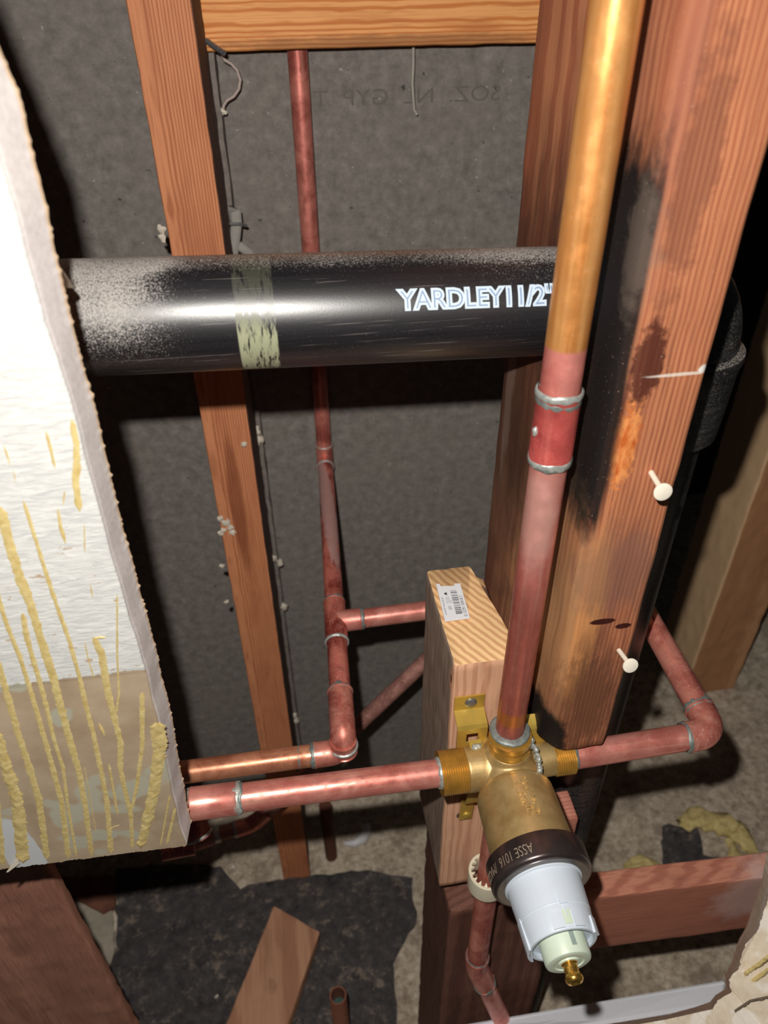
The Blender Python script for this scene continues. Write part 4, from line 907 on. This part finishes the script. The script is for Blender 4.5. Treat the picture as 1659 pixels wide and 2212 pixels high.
sheet('tar_paper', G([(1430, 1785), (1508, 1790), (1520, 1850), (1560, 1858), (1608, 1880), (1600, 1915), (1520, 1925), (1436, 1925)]), kt.m,
      'small black paper scrap on the ground beside the yellow insulation', 'tar paper', None, FLOOR, 3, 4, 5)
sheet('plaster_rubble', G([(150, 1950), (240, 1945), (250, 2060), (232, 2120), (215, 2080)]), plain('pale_rubble', (166, 156, 140), 0.95, 0, 0.15, 0.1, 0.5),
      'pale patch of plaster rubble between the brown stud and tar paper', 'rubble', None, FLOOR, 2, 3, 8)
sheet('board_scrap', G([(130, 1900), (250, 1895), (250, 1960), (225, 1975), (160, 1945)]), plain('brown_scrap', (118, 74, 58), 0.9, 0, 0.3, 0.05, 0.3),
      'brown scrap on the ground just under the drywall shadow', 'wood scrap', None, FLOOR, 6, 4, 9)
ki = Mat('yellow_insulation', 0.95, 0, 0.1); inn = ki.noise(0.12, 6, 0.7); ki.color(ki.ramp(inn, [(0.3, srgb(176, 152, 92)), (0.7, srgb(228, 210, 150))])).bump(inn, 0.8, 3); M_ins = ki.m
def tuft(P, R, label, seed, group='yellow insulation scraps'):
    pts = [pz(x, y, FLOOR + 12) for x, y in P]; dn = []
    for i in range(len(pts) - 1):
        for k in range(6): dn.append(pts[i].lerp(pts[i + 1], k / 6))
    dn.append(pts[-1]); n = len(dn)
    v_, f_ = sweep_vf(dn, [R * (0.35 + 0.65 * math.sin(math.pi * (0.1 + 0.8 * i / (n - 1)))) * (1 + 0.5 * mn.noise(dn[i] * 0.06 + Vector((seed, 0, 0)))) for i in range(n)], 28, True, 0)
    v_ = [Vector(q) + Vector((mn.noise(Vector(q) * 0.08), mn.noise(Vector(q) * 0.08 + Vector((9, 0, 0))), mn.noise(Vector(q) * 0.08 + Vector((0, 9, 0))))) * R * 0.5 for q in v_]
    v_ = [(q.x, q.y, FLOOR + 3 + max(0, (q.z - FLOOR - 3)) * 0.6) for q in v_]
    return tag(raw('insulation_scrap', v_, f_, M_ins, None, True, 80), label, 'insulation', group)
tuft([(1470, 1775), (1510, 1765), (1560, 1775), (1600, 1800), (1625, 1840)], 16, 'larger curved tuft of yellow insulation arching over the black scrap', 1)
tuft([(1575, 1810), (1590, 1840), (1600, 1870), (1625, 1878)], 10, 'narrow yellow insulation strand hanging inside the larger tuft curve', 2)
tuft([(1350, 1880), (1380, 1862), (1410, 1868), (1440, 1892)], 11, 'small yellow insulation tuft behind the reddish board', 3)
# loose stake leaning on the tar paper
def slant(p): return (p[0] + (p[1] - 500) * 0.42, p[1], p[2] + (p[0] + 54) * 0.15)
st = timber('wooden_stake', -84, -26, 300, 504, FLOOR + 12, FLOOR + 34, M_stick, None, 'Y', 1.5, 0.4, 8, lambda p: (p[0] + (p[1] - 500) * 0.47, p[1] - (p[0] + 86) * 0.75, p[2]), 33)
tag(st, 'loose brown wooden board with a knot lying on the tar paper', 'wooden board')
# open stub pipe
sb = thing('pipe_stub', (-8, 330, FLOOR), 'open-topped copper pipe stub standing on the ground, bottom centre', 'pipe stub')
c0 = px(730, 2150, 1); dpt = 800; rayc = Vector((730 - W0 / 2, 2150 - H0 / 2, FPX)); rw = Vector((rayc.dot(RX), rayc.dot(RY), rayc.dot(RZ))) * (dpt / FPX)
lathe('tube', (rw.x, rw.y, FLOOR), (0, 0, 1), [(0, 9.2), (rw.z - FLOOR - 0.6, 9.2), (rw.z - FLOOR, 8.8), (rw.z - FLOOR, 7.6), (rw.z - FLOOR - 4, 7.4), (20, 7.4)], plain('stub_copper', (150, 96, 76), 0.5, 0.5, 0.2), sb, 40, False)
lathe('pipe_bore', (rw.x, rw.y, rw.z - 26), (0, 0, 1), [(0, 7.3), (0.5, 7.3)], plain('green_bore', (36, 70, 66), 0.6), sb, 32)
sb.location = V(rw.x, rw.y, FLOOR)
for ch in sb.children: ch.matrix_parent_inverse = Matrix.Translation(-sb.location)
g0 = pz(716, 1848, FLOOR)
o = sweep('rusty_stub', [(g0.x, g0.y, FLOOR - 2), (g0.x - 1, g0.y, FLOOR + 60), (g0.x - 2, g0.y + 1, FLOOR + 130)], 8.5, plain('rust_pipe', (104, 62, 46), 0.8, 0.2, 0.2), None, 24)
tag(o, 'rusty brown pipe stub on the ground right of left stud', 'pipe stub')
w0_ = [pz(x, y, FLOOR + 6) for x, y in ((745, 1822), (765, 1822), (782, 1812), (791, 1798), (794, 1780))]
o = sweep('plastic_shard', w0_, [3, 6, 8, 7, 3], plain('white_shard', (206, 204, 206), 0.5), None, 20); tag(o, 'curved white shard on the ground near the rusty stub', 'debris')
random.seed(11)
for i in range(46):
    x, y = random.uniform(260, 1640), random.uniform(1680, 2200)
    p = pz(x, y, FLOOR + 3); r_ = random.uniform(2, 6)
    o = lump('pebble', p, (r_, r_ * 0.8, r_ * 0.6), random.choice((sp_m, kf.m, kf.m)), None, 0.4, 1.2, i, 2)
    tag(o, 'small crumb of rubble scattered on the dirt ground', 'pebble', 'rubble crumbs on the ground')
